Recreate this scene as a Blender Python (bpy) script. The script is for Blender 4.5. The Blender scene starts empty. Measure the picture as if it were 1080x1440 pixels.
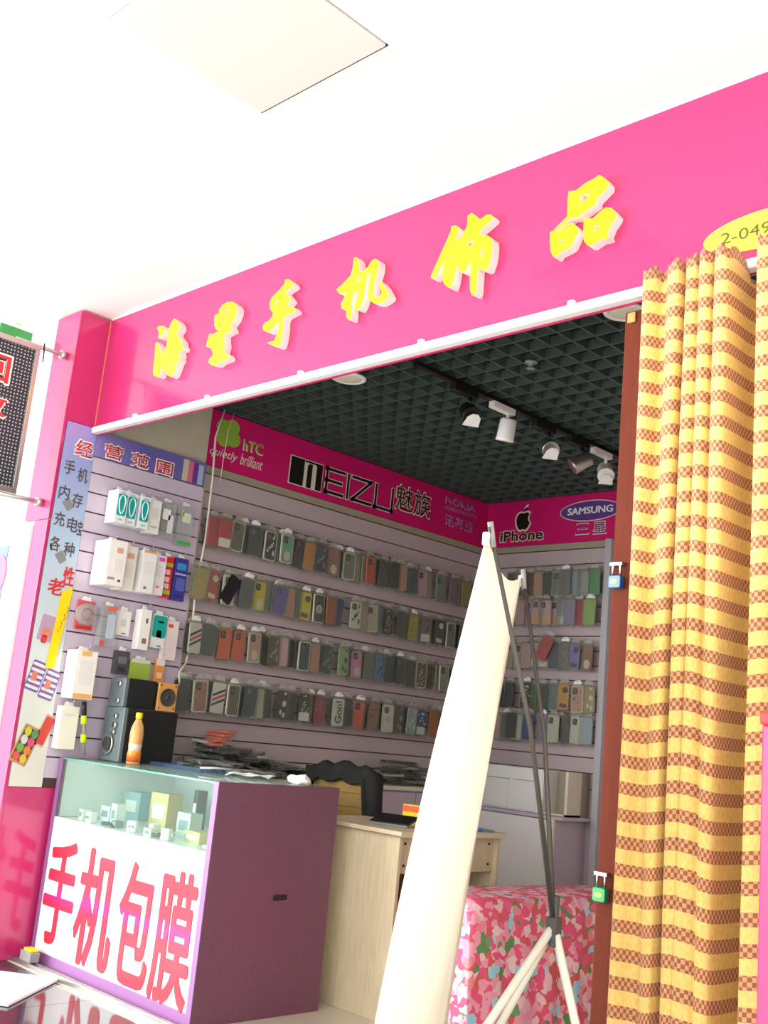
import bpy, bmesh, math, random
from mathutils import Matrix, Vector

random.seed(7)
SC = bpy.context.scene
COL = SC.collection

# ---------------------------------------------------------------- camera
cam_d = bpy.data.cameras.new('camera')
cam_d.sensor_fit = 'VERTICAL'; cam_d.sensor_height = 36.0
cam_d.lens = 36.0 * 1503.37 / 1440.0
cam_d.clip_start = 0.05; cam_d.clip_end = 200
cam = bpy.data.objects.new('camera', cam_d); COL.objects.link(cam)
def set_camera(yaw, pitch, roll, loc):
    F = Vector((-math.sin(yaw)*math.cos(pitch), math.cos(yaw)*math.cos(pitch), math.sin(pitch)))
    R = Vector((math.cos(yaw), math.sin(yaw), 0)); U = R.cross(F)
    R2 = math.cos(roll)*R + math.sin(roll)*U; U2 = -math.sin(roll)*R + math.cos(roll)*U
    m = Matrix((R2, U2, -F)).transposed().to_4x4(); m.translation = loc
    cam.matrix_world = m
set_camera(math.radians(45.395), math.radians(11.976), math.radians(5.542), Vector((0, 0, 1.19)))
SC.camera = cam

# ---------------------------------------------------------------- world and large lights
world = bpy.data.worlds.new('world'); SC.world = world; world.use_nodes = True
world.node_tree.nodes['Background'].inputs[0].default_value = (1.0, 0.985, 0.96, 1)
world.node_tree.nodes['Background'].inputs[1].default_value = 2.25
def area(name, loc, target, sx, sy, power, color=(1, 1, 1)):
    l = bpy.data.lights.new(name, 'AREA'); l.shape = 'RECTANGLE'; l.size = sx; l.size_y = sy
    l.energy = power; l.color = color
    o = bpy.data.objects.new(name, l); COL.objects.link(o); o.location = loc
    o.rotation_euler = (Vector(target) - Vector(loc)).to_track_quat('-Z', 'Y').to_euler()
    return o
area('hall_daylight', (-8.5, -4.5, 2.2), (-2.6, 2.7, 1.6), 7.0, 3.6, 1000, (1.0, 0.985, 0.96))
SC.view_settings.view_transform = 'Standard'; SC.view_settings.look = 'None'
SC.view_settings.exposure = 0.25
SC.cycles.transparent_max_bounces = 24; SC.view_settings.gamma = 1.0
SC.view_settings.use_curve_mapping = False

# ---------------------------------------------------------------- materials
MATS = {}
def lin(c):
    return tuple((v/255/12.92 if v/255 <= .04045 else ((v/255+.055)/1.055)**2.4) for v in c[:3]) + (1,)
def mat(name, rgb, rough=.5, metal=0.0, spec=.5, var=0.0, vscale=6.0, bump=0.0, bscale=200.0, stretch=None, coat=0.0):
    if name in MATS: return MATS[name]
    m = bpy.data.materials.new(name); m.use_nodes = True
    nt = m.node_tree; b = nt.nodes['Principled BSDF']
    b.inputs['Roughness'].default_value = rough; b.inputs['Metallic'].default_value = metal
    b.inputs['Specular IOR Level'].default_value = spec
    b.inputs['Coat Weight'].default_value = coat
    c = lin(rgb); b.inputs['Base Color'].default_value = c
    if var or bump:
        tc = nt.nodes.new('ShaderNodeTexCoord'); mp = nt.nodes.new('ShaderNodeMapping')
        nt.links.new(tc.outputs['Object'], mp.inputs[0])
        if stretch: mp.inputs['Scale'].default_value = stretch
    if var:
        n = nt.nodes.new('ShaderNodeTexNoise'); n.inputs['Scale'].default_value = vscale; n.inputs['Detail'].default_value = 5
        nt.links.new(mp.outputs[0], n.inputs['Vector'])
        r = nt.nodes.new('ShaderNodeValToRGB')
        r.color_ramp.elements[0].position = .3; r.color_ramp.elements[1].position = .7
        r.color_ramp.elements[0].color = tuple(v*(1-var) for v in c[:3]) + (1,)
        r.color_ramp.elements[1].color = tuple(min(1, v*(1+var)) for v in c[:3]) + (1,)
        nt.links.new(n.outputs['Fac'], r.inputs[0]); nt.links.new(r.outputs[0], b.inputs['Base Color'])
    if bump:
        n2 = nt.nodes.new('ShaderNodeTexNoise'); n2.inputs['Scale'].default_value = bscale
        nt.links.new(mp.outputs[0], n2.inputs['Vector'])
        bp = nt.nodes.new('ShaderNodeBump'); bp.inputs['Strength'].default_value = bump; bp.inputs['Distance'].default_value = .002
        nt.links.new(n2.outputs['Fac'], bp.inputs['Height']); nt.links.new(bp.outputs[0], b.inputs['Normal'])
    MATS[name] = m
    return m
def clear_mat(name, tint, opacity, rough=.08, crinkle=0.0):
    m = bpy.data.materials.new(name); m.use_nodes = True; nt = m.node_tree
    b = nt.nodes['Principled BSDF']; out = nt.nodes['Material Output']
    b.inputs['Base Color'].default_value = lin(tint); b.inputs['Roughness'].default_value = rough
    t = nt.nodes.new('ShaderNodeBsdfTransparent'); t.inputs[0].default_value = tuple(.5+.5*v for v in lin(tint)[:3]) + (1,)
    mx = nt.nodes.new('ShaderNodeMixShader'); fr = nt.nodes.new('ShaderNodeLayerWeight'); fr.inputs[0].default_value = .5
    pw = nt.nodes.new('ShaderNodeMath'); pw.operation = 'POWER'; pw.inputs[1].default_value = 4.0; nt.links.new(fr.outputs['Facing'], pw.inputs[0])
    ad = nt.nodes.new('ShaderNodeMath'); ad.operation = 'MULTIPLY_ADD'; ad.use_clamp = True; ad.inputs[1].default_value = .6; ad.inputs[2].default_value = opacity
    nt.links.new(pw.outputs[0], ad.inputs[0]); nt.links.new(ad.outputs[0], mx.inputs[0])
    nt.links.new(t.outputs[0], mx.inputs[1]); nt.links.new(b.outputs[0], mx.inputs[2]); nt.links.new(mx.outputs[0], out.inputs[0])
    if crinkle:
        n = nt.nodes.new('ShaderNodeTexNoise'); n.inputs['Scale'].default_value = 45; tc = nt.nodes.new('ShaderNodeTexCoord'); nt.links.new(tc.outputs['Object'], n.inputs['Vector'])
        bp = nt.nodes.new('ShaderNodeBump'); bp.inputs['Strength'].default_value = crinkle; bp.inputs['Distance'].default_value = .01
        nt.links.new(n.outputs['Fac'], bp.inputs['Height']); nt.links.new(bp.outputs[0], b.inputs['Normal'])
    MATS[name] = m; return m

mat('pink', (194, 46, 108), .2, var=.03, vscale=1.5, coat=.4)
mat('pink_inner', (214, 24, 112), .35, var=.05, vscale=3)
mat('plaster_white', (246, 243, 238), .8, var=.015, vscale=2)
mat('hatch_white', (205, 210, 207), .6)
mat('plaster_beige', (196, 188, 168), .85, var=.08, vscale=5, bump=.2)
mat('lilac', (206, 192, 212), .55, var=.03, vscale=3)
mat('mauve_grey', (196, 180, 184), .55, var=.03, vscale=3)
mat('groove', (88, 66, 58), .8)
mat('trim_beige', (168, 160, 140), .7)
mat('grid_black', (66, 80, 75), .5)
mat('void_black', (16, 18, 18), .9)
mat('rail_white', (240, 240, 240), .35, coat=.2)
mat('yellow_face', (255, 240, 0), .3)
mat('letter_side', (250, 236, 226), .5)
mat('yellow_oval', (255, 244, 70), .35, var=.04, vscale=8)
mat('ink_olive', (86, 88, 32), .6)
mat('white', (248, 248, 246), .5)
mat('white_gloss', (246, 247, 247), .25)
mat('cream', (232, 226, 206), .5)
mat('black', (18, 18, 20), .4)
mat('black_matt', (24, 25, 26), .85, bump=.3)
mat('dark_grey', (58, 60, 62), .5)
mat('grey', (140, 140, 140), .5)
mat('post_grey', (186, 184, 192), .45)
mat('metal', (190, 190, 188), .3, metal=.9)
mat('chrome', (220, 220, 220), .15, metal=1)
mat('brown_door', (104, 46, 30), .7, spec=.15, var=.1, vscale=10, stretch=(8, 8, .6))
mat('purple', (116, 72, 94), .42, var=.06, vscale=60, bump=.15, bscale=400)
mat('purple_edge', (150, 104, 160), .4)
mat('wood', (214, 200, 168), .5, var=.1, vscale=9, stretch=(7, 7, .7))
mat('wood_top', (222, 210, 180), .45, var=.06, vscale=9, stretch=(.7, 6, 6))
mat('wood_edge', (140, 126, 98), .6)
mat('tile_cream', (214, 208, 190), .25, var=.04, vscale=2)
mat('tile_dark', (60, 58, 62), .08, var=.2, vscale=40)
mat('tile_light', (226, 222, 212), .12, var=.03, vscale=4)
mat('red_ink', (214, 48, 52), .5)
mat('text_dark', (88, 80, 84), .6)
mat('green_logo', (150, 190, 70), .5)
mat('lilac_ink', (176, 130, 190), .5)
mat('samsung_purple', (98, 66, 150), .4)
mat('teal', (0, 168, 168), .35)
mat('teal_pale', (150, 232, 236), .35)
mat('yellow', (250, 222, 20), .4)
mat('neon', (206, 246, 20), .35)
mat('orange_wood', (224, 158, 84), .5, var=.06, vscale=20)
mat('speaker_grey', (98, 112, 116), .45)
mat('speaker_cone', (66, 64, 62), .5)
mat('green_sign', (60, 150, 80), .4)
mat('banner', (250, 248, 238), .6, var=.015, vscale=3)
mat('rod', (74, 72, 70), .35, metal=.4)
mat('leg_white', (205, 205, 192), .35)
mat('olive_rattan', (150, 122, 58), .6, var=.15, vscale=30, stretch=(1, 1, 5))
mat('blue_lock', (50, 116, 196), .3)
mat('green_lock', (40, 170, 104), .3)
mat('flower_blue', (92, 120, 178), .4, var=.2, vscale=5)
mat('flower_pink', (236, 96, 150), .4, var=.12, vscale=6)
mat('juice', (246, 150, 40), .2)
mat('orange', (236, 96, 52), .4)
mat('paper', (244, 244, 240), .7)
mat('cardboard', (196, 170, 122), .7)
def ramp_mat(name, stops, axis=2, lo=0.0, hi=1.0, rough=.5, dots=0.0):
    m = bpy.data.materials.new(name); m.use_nodes = True; nt = m.node_tree; b = nt.nodes['Principled BSDF']; b.inputs['Roughness'].default_value = rough
    tc = nt.nodes.new('ShaderNodeTexCoord'); sx = nt.nodes.new('ShaderNodeSeparateXYZ'); nt.links.new(tc.outputs['Object'], sx.inputs[0])
    mr = nt.nodes.new('ShaderNodeMapRange'); mr.inputs[1].default_value = lo; mr.inputs[2].default_value = hi
    nt.links.new(sx.outputs[axis], mr.inputs[0])
    r = nt.nodes.new('ShaderNodeValToRGB'); nt.links.new(mr.outputs[0], r.inputs[0])
    while len(r.color_ramp.elements) < len(stops): r.color_ramp.elements.new(.5)
    for e, (p, c) in zip(r.color_ramp.elements, stops): e.position = p; e.color = lin(c)
    nt.links.new(r.outputs[0], b.inputs['Base Color']); MATS[name] = m; return m
ramp_mat('poster_sky', [(0, (222, 220, 206)), (.35, (214, 226, 226)), (.7, (172, 196, 222)), (.9, (150, 160, 214)), (1, (170, 140, 208))], 2, .8, 2.65)
ramp_mat('poster_purple', [(0, (150, 130, 200)), (.4, (104, 98, 176)), (1, (112, 104, 178))], 1, 2.74, 3.45)
ramp_mat('juice_label', [(0, (232, 70, 40)), (.5, (240, 150, 40)), (.8, (220, 220, 225)), (1, (240, 200, 60))], 2, .01, .11, .35)
ramp_mat('film_red', [(0, (206, 40, 62)), (.40, (204, 40, 66)), (.5, (200, 40, 130)), (.58, (206, 44, 72)), (1, (204, 38, 58))], 2, .06, .60, .35)
def sign_black():
    m = mat('sign_black', (40, 44, 54), .5); nt = m.node_tree; b = nt.nodes['Principled BSDF']
    tc = nt.nodes.new('ShaderNodeTexCoord'); v = nt.nodes.new('ShaderNodeTexVoronoi'); v.inputs['Scale'].default_value = 55; v.inputs['Randomness'].default_value = .15
    v.voronoi_dimensions = '2D'; sp = nt.nodes.new('ShaderNodeSeparateXYZ'); cb = nt.nodes.new('ShaderNodeCombineXYZ'); nt.links.new(tc.outputs['Object'], sp.inputs[0]); nt.links.new(sp.outputs[1], cb.inputs[0]); nt.links.new(sp.outputs[2], cb.inputs[1]); nt.links.new(cb.outputs[0], v.inputs['Vector']); r = nt.nodes.new('ShaderNodeValToRGB'); nt.links.new(v.outputs['Distance'], r.inputs[0])
    r.color_ramp.elements[0].position = .18; r.color_ramp.elements[0].color = lin((190, 196, 204)); r.color_ramp.elements[1].position = .26; r.color_ramp.elements[1].color = lin((40, 44, 54))
    nt.links.new(r.outputs[0], b.inputs['Base Color'])
sign_black()
clear_mat('pouch', (225, 228, 222), .07, .1, .8)
clear_mat('glass', (214, 236, 228), .03, .03)
clear_mat('glass_edge', (120, 190, 170), .55, .1)
clear_mat('blue_clear', (170, 200, 236), .06, .1)
clear_mat('bottle_clear', (250, 214, 150), .45, .1)
clear_mat('blister', (226, 230, 230), .25, .1, .8)
clear_mat('clear_header', (232, 232, 226), .28, .15)

def cloth_through(name, share):                       # thin cloth that lets some light through
    m = MATS[name]; nt = m.node_tree; b = nt.nodes['Principled BSDF']; out = nt.nodes['Material Output']
    t = nt.nodes.new('ShaderNodeBsdfTranslucent'); t.inputs[0].default_value = lin((250, 246, 236)); mx = nt.nodes.new('ShaderNodeMixShader'); mx.inputs[0].default_value = share
    nt.links.new(b.outputs[0], mx.inputs[1]); nt.links.new(t.outputs[0], mx.inputs[2]); nt.links.new(mx.outputs[0], out.inputs[0])
cloth_through('banner', .3)
def M(n): return MATS[n]
def colour(rgb, rough=.4):
    n = 'col_%d_%d_%d' % tuple(rgb)
    return mat(n, rgb, rough)

# ---------------------------------------------------------------- mesh helpers
def nb(): return bmesh.new()
def box(bm, x0, x1, y0, y1, z0, z1, mi=0):
    vs = [bm.verts.new(p) for p in ((x0,y0,z0),(x1,y0,z0),(x1,y1,z0),(x0,y1,z0),(x0,y0,z1),(x1,y0,z1),(x1,y1,z1),(x0,y1,z1))]
    for f in ((0,3,2,1),(4,5,6,7),(0,1,5,4),(1,2,6,5),(2,3,7,6),(3,0,4,7)):
        fa = bm.faces.new([vs[i] for i in f]); fa.material_index = mi
    return vs
def tube(bm, pts, r, seg=8, mi=0, cap=True):
    pts = [Vector(p) for p in pts]; rings = []
    rs = r if isinstance(r, (list, tuple)) else [r]*len(pts)
    prev = None
    for i, p in enumerate(pts):
        d = (pts[min(i+1, len(pts)-1)] - pts[max(i-1, 0)]).normalized()
        a = d.orthogonal().normalized() if prev is None else (prev - d*prev.dot(d)).normalized()
        prev = a; b = d.cross(a)
        rings.append([bm.verts.new(p + rs[i]*(math.cos(t)*a + math.sin(t)*b)) for t in [2*math.pi*k/seg for k in range(seg)]])
    for i in range(len(rings)-1):
        for k in range(seg):
            f = bm.faces.new((rings[i][k], rings[i][(k+1)%seg], rings[i+1][(k+1)%seg], rings[i+1][k])); f.material_index = mi; f.smooth = True
    if cap:
        for rr, rev in ((rings[0], True), (rings[-1], False)):
            f = bm.faces.new(list(reversed(rr)) if rev else rr); f.material_index = mi
def lathe(bm, prof, seg=20, c=(0, 0, 0), mi=0, axis='Z'):
    rings = []
    for r, z in prof:
        ring = []
        for k in range(seg):
            t = 2*math.pi*k/seg; x, y = r*math.cos(t), r*math.sin(t)
            p = {'Z': (x, y, z), 'X': (z, x, y), 'Y': (y, z, x)}[axis]
            ring.append(bm.verts.new((p[0]+c[0], p[1]+c[1], p[2]+c[2])))
        rings.append(ring)
    for i in range(len(rings)-1):
        for k in range(seg):
            f = bm.faces.new((rings[i][k], rings[i][(k+1)%seg], rings[i+1][(k+1)%seg], rings[i+1][k])); f.smooth = True; f.material_index = mi
    bm.faces.new(list(reversed(rings[0]))).material_index = mi
    bm.faces.new(rings[-1]).material_index = mi
def prism(bm, poly, a0, a1, plane='XZ', mi=0):
    """extrude a polygon; plane XZ -> along y, YZ -> along x, XY -> along z"""
    def P(u, v, w): return {'XZ': (u, w, v), 'YZ': (w, u, v), 'XY': (u, v, w)}[plane]
    lo = [bm.verts.new(P(u, v, a0)) for u, v in poly]; hi = [bm.verts.new(P(u, v, a1)) for u, v in poly]
    n = len(poly)
    bm.faces.new(lo).material_index = mi; bm.faces.new(list(reversed(hi))).material_index = mi
    for i in range(n):
        bm.faces.new((lo[(i+1)%n], lo[i], hi[i], hi[(i+1)%n])).material_index = mi
def rrect(w, h, r, cx=0, cz=0, n=4):
    out = []
    for sx, sz, a0 in ((1, 1, 0), (-1, 1, 90), (-1, -1, 180), (1, -1, 270)):
        for k in range(n+1):
            a = math.radians(a0 + 90*k/n)
            out.append((cx + sx*(w/2-r) + r*math.cos(a), cz + sz*(h/2-r) + r*math.sin(a)))
    return out
def ellipse(w, h, cx=0, cz=0, n=32):
    return [(cx + w/2*math.cos(2*math.pi*k/n), cz + h/2*math.sin(2*math.pi*k/n)) for k in range(n)]
def mesh(name, bm, *mats):
    bmesh.ops.recalc_face_normals(bm, faces=bm.faces[:])
    me = bpy.data.meshes.new(name); bm.to_mesh(me); bm.free()
    for m in mats: me.materials.append(M(m) if isinstance(m, str) else m)
    return me
def link(name, data, parent=None, loc=None, rot=None):
    o = bpy.data.objects.new(name, data); COL.objects.link(o)
    if parent is not None: o.parent = parent
    if loc is not None: o.location = loc
    if rot is not None: o.rotation_euler = rot
    return o
def obj(name, bm, mats, parent=None, loc=None, rot=None, bevel=0.0, bseg=2):
    if isinstance(mats, str) or not isinstance(mats, (list, tuple)): mats = [mats]
    o = link(name, mesh(name, bm, *mats), parent, loc, rot)
    if bevel:
        b = o.modifiers.new('bevel', 'BEVEL'); b.width = bevel; b.segments = bseg; b.limit_method = 'ANGLE'
    return o
def tag(o, label=None, cat=None, group=None, kind=None):
    if label: o['label'] = label
    if cat: o['category'] = cat
    if group: o['group'] = group
    if kind: o['kind'] = kind
    return o
def thing(name, label, cat, loc=(0, 0, 0), rz=0.0, group=None, rot=None):
    o = bpy.data.objects.new(name, None); COL.objects.link(o); o.empty_display_size = .05
    o.location = loc; o.rotation_euler = rot if rot else (0, 0, rz)
    return tag(o, label, cat, group)
def struct(name, bm, mats, label=None, parent=None, bevel=0.0):
    o = obj(name, bm, mats, parent, bevel=bevel)
    if parent is None: tag(o, label, None, None, 'structure')
    return o
def bx(name, mats, parent, x0, x1, y0, y1, z0, z1, bevel=0.0, loc=None, rot=None):
    b = nb(); box(b, x0, x1, y0, y1, z0, z1); return obj(name, b, mats, parent, bevel=bevel, loc=loc, rot=rot)
def set_mat(o, m):
    o.material_slots[0].link = 'OBJECT'; o.material_slots[0].material = M(m) if isinstance(m, str) else m
FRONT = (math.radians(90), 0, 0)                      # text facing -y
SIDE = (math.radians(90), 0, math.radians(90))        # text facing +x
def glyph_mesh(body, bold=0.0, shear=0.0, extrude=0.001, mats=('black',)):
    c = bpy.data.curves.new('lettering', 'FONT'); c.body = body; c.size = 1.0; c.offset = bold; c.shear = shear
    c.extrude = 0; c.resolution_u = 3
    o = bpy.data.objects.new('lettering', c); COL.objects.link(o)
    dg = bpy.context.evaluated_depsgraph_get(); dg.update()
    me = bpy.data.meshes.new_from_object(o.evaluated_get(dg))
    bpy.data.objects.remove(o); bpy.data.curves.remove(c)
    me.materials.clear()
    for m in mats: me.materials.append(M(m) if isinstance(m, str) else m)
    return me
def text(body, a0, a1, z0, z1, depth, face, m, parent=None, bold=0.0, shear=0.0, name='lettering', fat=0.0):
    """letters filling the rectangle a0..a1 by z0..z1 on the plane y=depth (FRONT) or x=depth (SIDE)"""
    me = glyph_mesh(body, 0 if fat else bold, shear, mats=(m,))
    if fat:                                            # thicken the strokes by gathering shifted copies of the glyph
        bm = nb()
        for k in range(9):
            a = k*math.pi/4; d = (0, 0, 0) if k == 8 else (fat*math.cos(a), fat*math.sin(a)*.55, .004*k)
            n0 = len(bm.verts); bm.from_mesh(me); bm.verts.ensure_lookup_table()
            for v in bm.verts[n0:]: v.co += Vector(d)
        bm.to_mesh(me); bm.free()
    xs = [v.co.x for v in me.vertices]; ys = [v.co.y for v in me.vertices]
    x0, x1, y0, y1 = min(xs), max(xs), min(ys), max(ys)
    for v in me.vertices:
        u = a0 + (v.co.x-x0)/(x1-x0)*(a1-a0); w = z0 + (v.co.y-y0)/(y1-y0)*(z1-z0)
        dd = v.co.z*.03
        v.co = (u, depth - dd, w) if face == 'F' else (depth + dd, u, w)
    o = link(name, me, parent)
    s = o.modifiers.new('thickness', 'SOLIDIFY'); s.thickness = .0015; s.offset = 0
    return o
ORD = ['first','second','third','fourth','fifth','sixth','seventh','eighth','ninth','tenth','eleventh','twelfth','thirteenth','fourteenth','fifteenth','sixteenth','seventeenth','eighteenth','nineteenth','twentieth']

# outlines of the raised sign characters on the board (x, z) in metres
SIGN = {
'海':[[(-4.307,3.103),(-4.28,3.087),(-4.252,3.063),(-4.243,3.04),(-4.267,3.015),(-4.244,2.994),(-4.216,2.97),(-4.203,2.945),(-4.188,2.929),(-4.193,2.918),(-4.219,2.919),(-4.21,2.897),(-4.215,2.884),(-4.204,2.871),(-4.22,2.86),(-4.227,2.841),(-4.236,2.818),(-4.25,2.798),(-4.264,2.794),(-4.289,2.805),(-4.308,2.822),(-4.32,2.84),(-4.356,2.849),(-4.362,2.841),(-4.364,2.818),(-4.386,2.815),(-4.421,2.831),(-4.432,2.865),(-4.434,2.93),(-4.44,2.978),(-4.442,3.002),(-4.427,3.004),(-4.404,2.98),(-4.39,2.954),(-4.357,2.932),(-4.34,2.972),(-4.342,3.01),(-4.343,3.047),(-4.332,3.082)],[(-4.452,3.084),(-4.438,3.091),(-4.402,3.086),(-4.378,3.066),(-4.378,3.05),(-4.397,3.033),(-4.413,3.02),(-4.427,3.027),(-4.425,3.05),(-4.437,3.069)],[(-4.303,2.862),(-4.28,2.862),(-4.284,2.854),(-4.292,2.849)]],
'星':[[(-3.937,3.064),(-3.914,3.084),(-3.878,3.09),(-3.839,3.082),(-3.806,3.061),(-3.793,3.041),(-3.793,3.015),(-3.806,2.989),(-3.831,2.968),(-3.815,2.945),(-3.81,2.935),(-3.839,2.934),(-3.867,2.927),(-3.86,2.895),(-3.853,2.877),(-3.857,2.841),(-3.828,2.829),(-3.81,2.809),(-3.815,2.798),(-3.855,2.798),(-3.88,2.793),(-3.897,2.785),(-3.937,2.794),(-3.963,2.811),(-3.962,2.826),(-3.935,2.842),(-3.944,2.863),(-3.963,2.884),(-3.996,2.895),(-3.999,2.915),(-3.986,2.955),(-3.954,2.948),(-3.911,2.958),(-3.939,2.969),(-3.956,2.992),(-3.966,3.041),(-3.948,3.047),(-3.932,3.044)],[(-3.915,3.052),(-3.854,3.046),(-3.856,3.035),(-3.906,3.044)],[(-3.913,3.005),(-3.872,3.006),(-3.875,3.0),(-3.908,2.999)]],
'手':[[(-3.467,3.099),(-3.448,3.097),(-3.42,3.077),(-3.406,3.061),(-3.409,3.054),(-3.45,3.044),(-3.456,3.038),(-3.43,3.012),(-3.412,2.993),(-3.425,2.98),(-3.437,2.971),(-3.421,2.96),(-3.4,2.96),(-3.379,2.945),(-3.373,2.931),(-3.429,2.924),(-3.445,2.913),(-3.441,2.869),(-3.443,2.82),(-3.449,2.792),(-3.463,2.787),(-3.498,2.801),(-3.539,2.822),(-3.494,2.821),(-3.48,2.845),(-3.475,2.877),(-3.476,2.902),(-3.49,2.9),(-3.529,2.873),(-3.548,2.873),(-3.581,2.891),(-3.585,2.91),(-3.576,2.923),(-3.55,2.925),(-3.524,2.945),(-3.526,2.958),(-3.55,2.984),(-3.558,3.011),(-3.548,3.034),(-3.497,3.061),(-3.468,3.081)],[(-3.534,3.001),(-3.503,3.014),(-3.499,3.009),(-3.522,2.995)]],
'机':[[(-3.035,3.087),(-3.021,3.087),(-3.004,3.07),(-2.996,3.038),(-2.99,3.02),(-2.966,3.009),(-2.944,3.025),(-2.929,3.045),(-2.908,3.051),(-2.885,3.034),(-2.884,3.004),(-2.893,2.967),(-2.898,2.925),(-2.897,2.893),(-2.881,2.879),(-2.857,2.878),(-2.849,2.892),(-2.859,2.916),(-2.876,2.941),(-2.862,2.943),(-2.838,2.916),(-2.805,2.871),(-2.807,2.861),(-2.829,2.851),(-2.86,2.848),(-2.889,2.857),(-2.924,2.881),(-2.929,2.922),(-2.929,2.967),(-2.929,2.997),(-2.943,2.998),(-2.946,2.966),(-2.948,2.926),(-2.95,2.89),(-2.96,2.863),(-2.972,2.847),(-2.995,2.857),(-3.0,2.866),(-2.99,2.899),(-2.988,2.931),(-2.999,2.933),(-3.015,2.921),(-3.019,2.9),(-3.014,2.861),(-3.011,2.815),(-3.029,2.819),(-3.043,2.836),(-3.046,2.861),(-3.074,2.875),(-3.083,2.899),(-3.07,2.918),(-3.058,2.942),(-3.066,2.944),(-3.081,2.942),(-3.104,2.95),(-3.122,2.971),(-3.09,2.983),(-3.043,3.012),(-3.036,3.041),(-3.035,3.068)],[(-3.007,2.989),(-2.986,2.992),(-2.982,2.981),(-3.001,2.972)]],
'饰':[[(-2.51,3.075),(-2.492,3.075),(-2.469,3.058),(-2.468,3.043),(-2.489,3.011),(-2.475,3.013),(-2.458,3.014),(-2.446,3.031),(-2.431,3.055),(-2.432,3.096),(-2.415,3.101),(-2.393,3.084),(-2.38,3.064),(-2.363,3.064),(-2.344,3.073),(-2.323,3.068),(-2.309,3.054),(-2.315,3.044),(-2.369,3.017),(-2.364,3.002),(-2.326,2.985),(-2.307,2.969),(-2.302,2.948),(-2.302,2.914),(-2.306,2.882),(-2.316,2.854),(-2.329,2.852),(-2.351,2.865),(-2.361,2.868),(-2.361,2.829),(-2.36,2.787),(-2.364,2.766),(-2.382,2.773),(-2.391,2.794),(-2.396,2.843),(-2.396,2.883),(-2.399,2.912),(-2.411,2.889),(-2.425,2.868),(-2.447,2.879),(-2.456,2.892),(-2.461,2.911),(-2.469,2.89),(-2.475,2.846),(-2.483,2.822),(-2.505,2.833),(-2.525,2.855),(-2.534,2.887),(-2.531,2.909),(-2.531,2.938),(-2.547,2.919),(-2.571,2.881),(-2.59,2.889),(-2.591,2.898),(-2.556,2.968),(-2.529,3.019),(-2.509,3.06)],[(-2.427,2.985),(-2.393,2.987),(-2.395,2.976),(-2.41,2.964)],[(-2.358,2.94),(-2.343,2.939),(-2.345,2.906),(-2.353,2.907)],[(-2.511,2.953),(-2.494,2.957),(-2.498,2.945)]],
'品':[[(-1.985,3.052),(-1.953,3.046),(-1.919,3.061),(-1.882,3.068),(-1.864,3.074),(-1.845,3.058),(-1.827,3.035),(-1.827,3.018),(-1.871,2.986),(-1.87,2.971),(-1.891,2.964),(-1.939,2.944),(-1.968,2.949),(-2.027,2.917),(-2.04,2.922),(-2.015,2.94),(-1.983,2.96),(-1.985,3.007)],[(-1.932,3.025),(-1.898,3.017),(-1.909,3.003),(-1.927,2.996),(-1.937,3.001)],[(-2.051,2.921),(-2.037,2.923),(-2.026,2.911),(-2.004,2.919),(-1.979,2.93),(-1.957,2.926),(-1.937,2.906),(-1.934,2.888),(-1.947,2.869),(-1.958,2.846),(-1.973,2.839),(-2.011,2.832),(-2.019,2.82),(-2.029,2.825),(-2.041,2.846),(-2.049,2.886)],[(-2.008,2.877),(-1.987,2.877),(-1.991,2.868),(-2.002,2.865)],[(-1.915,2.934),(-1.882,2.921),(-1.856,2.936),(-1.832,2.947),(-1.811,2.939),(-1.788,2.91),(-1.791,2.897),(-1.81,2.875),(-1.82,2.85),(-1.814,2.834),(-1.85,2.836),(-1.879,2.825),(-1.891,2.828),(-1.908,2.847),(-1.913,2.876)],[(-1.871,2.893),(-1.853,2.89),(-1.855,2.882),(-1.865,2.87),(-1.873,2.873)]],
}

# ================================================================ the setting
XW, XL, YF, YB = -4.987, -5.03, 2.722, 6.05          # column face, long wall face, fascia face, back wall face
ZC, ZH = 2.985, 3.262                                # shop ceiling, hall ceiling

# hall floor of one dark polished row and pale rows, shop floor of cream tiles
fl = struct('floor', (lambda b: (box(b, -9, 3.0, -.3, 2.70, -.08, -.006), b)[1])(nb()), 'groove', 'dark polished tile floor of the hall outside the shop')
tile = nb(); box(tile, 0, .597, 0, .597, -.02, 0); tile_me = mesh('floor_tile', tile, 'tile_dark'); tile = nb(); box(tile, 0, .597, 0, .597, -.02, 0); tile_l_me = mesh('floor_tile', tile, 'tile_light')
for i in range(-9, 6):
    for j in range(0, 5):
        o = link('floor_tile', tile_me if j == 4 else tile_l_me, fl, (i*.6, -.3 + j*.6, 0))  # pale rows out of view, added to bounce light onto the ceiling
fs = struct('floor', (lambda b: (box(b, -5.24, -.9, 2.70, 6.2, -.08, -.004), b)[1])(nb()), 'trim_beige', 'cream tiled floor inside the shop')
tile2 = nb(); box(tile2, 0, .497, 0, .497, -.02, 0); tile2_me = mesh('floor_tile', tile2, 'tile_cream')
for i in range(9):
    for j in range(7):
        link('floor_tile', tile2_me, fs, (-5.2 + i*.5, 2.705 + j*.5, 0))
b = nb(); box(b, -5.0, -1.0, 2.715, 2.76, 0, .012); box(b, -5.0, -1.0, 2.715, 2.725, .012, .02); box(b, -5.0, -1.0, 2.75, 2.76, .012, .02)
struct('trim_threshold', b, 'metal', 'silver metal door track set in the floor under the shop sign')

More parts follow.
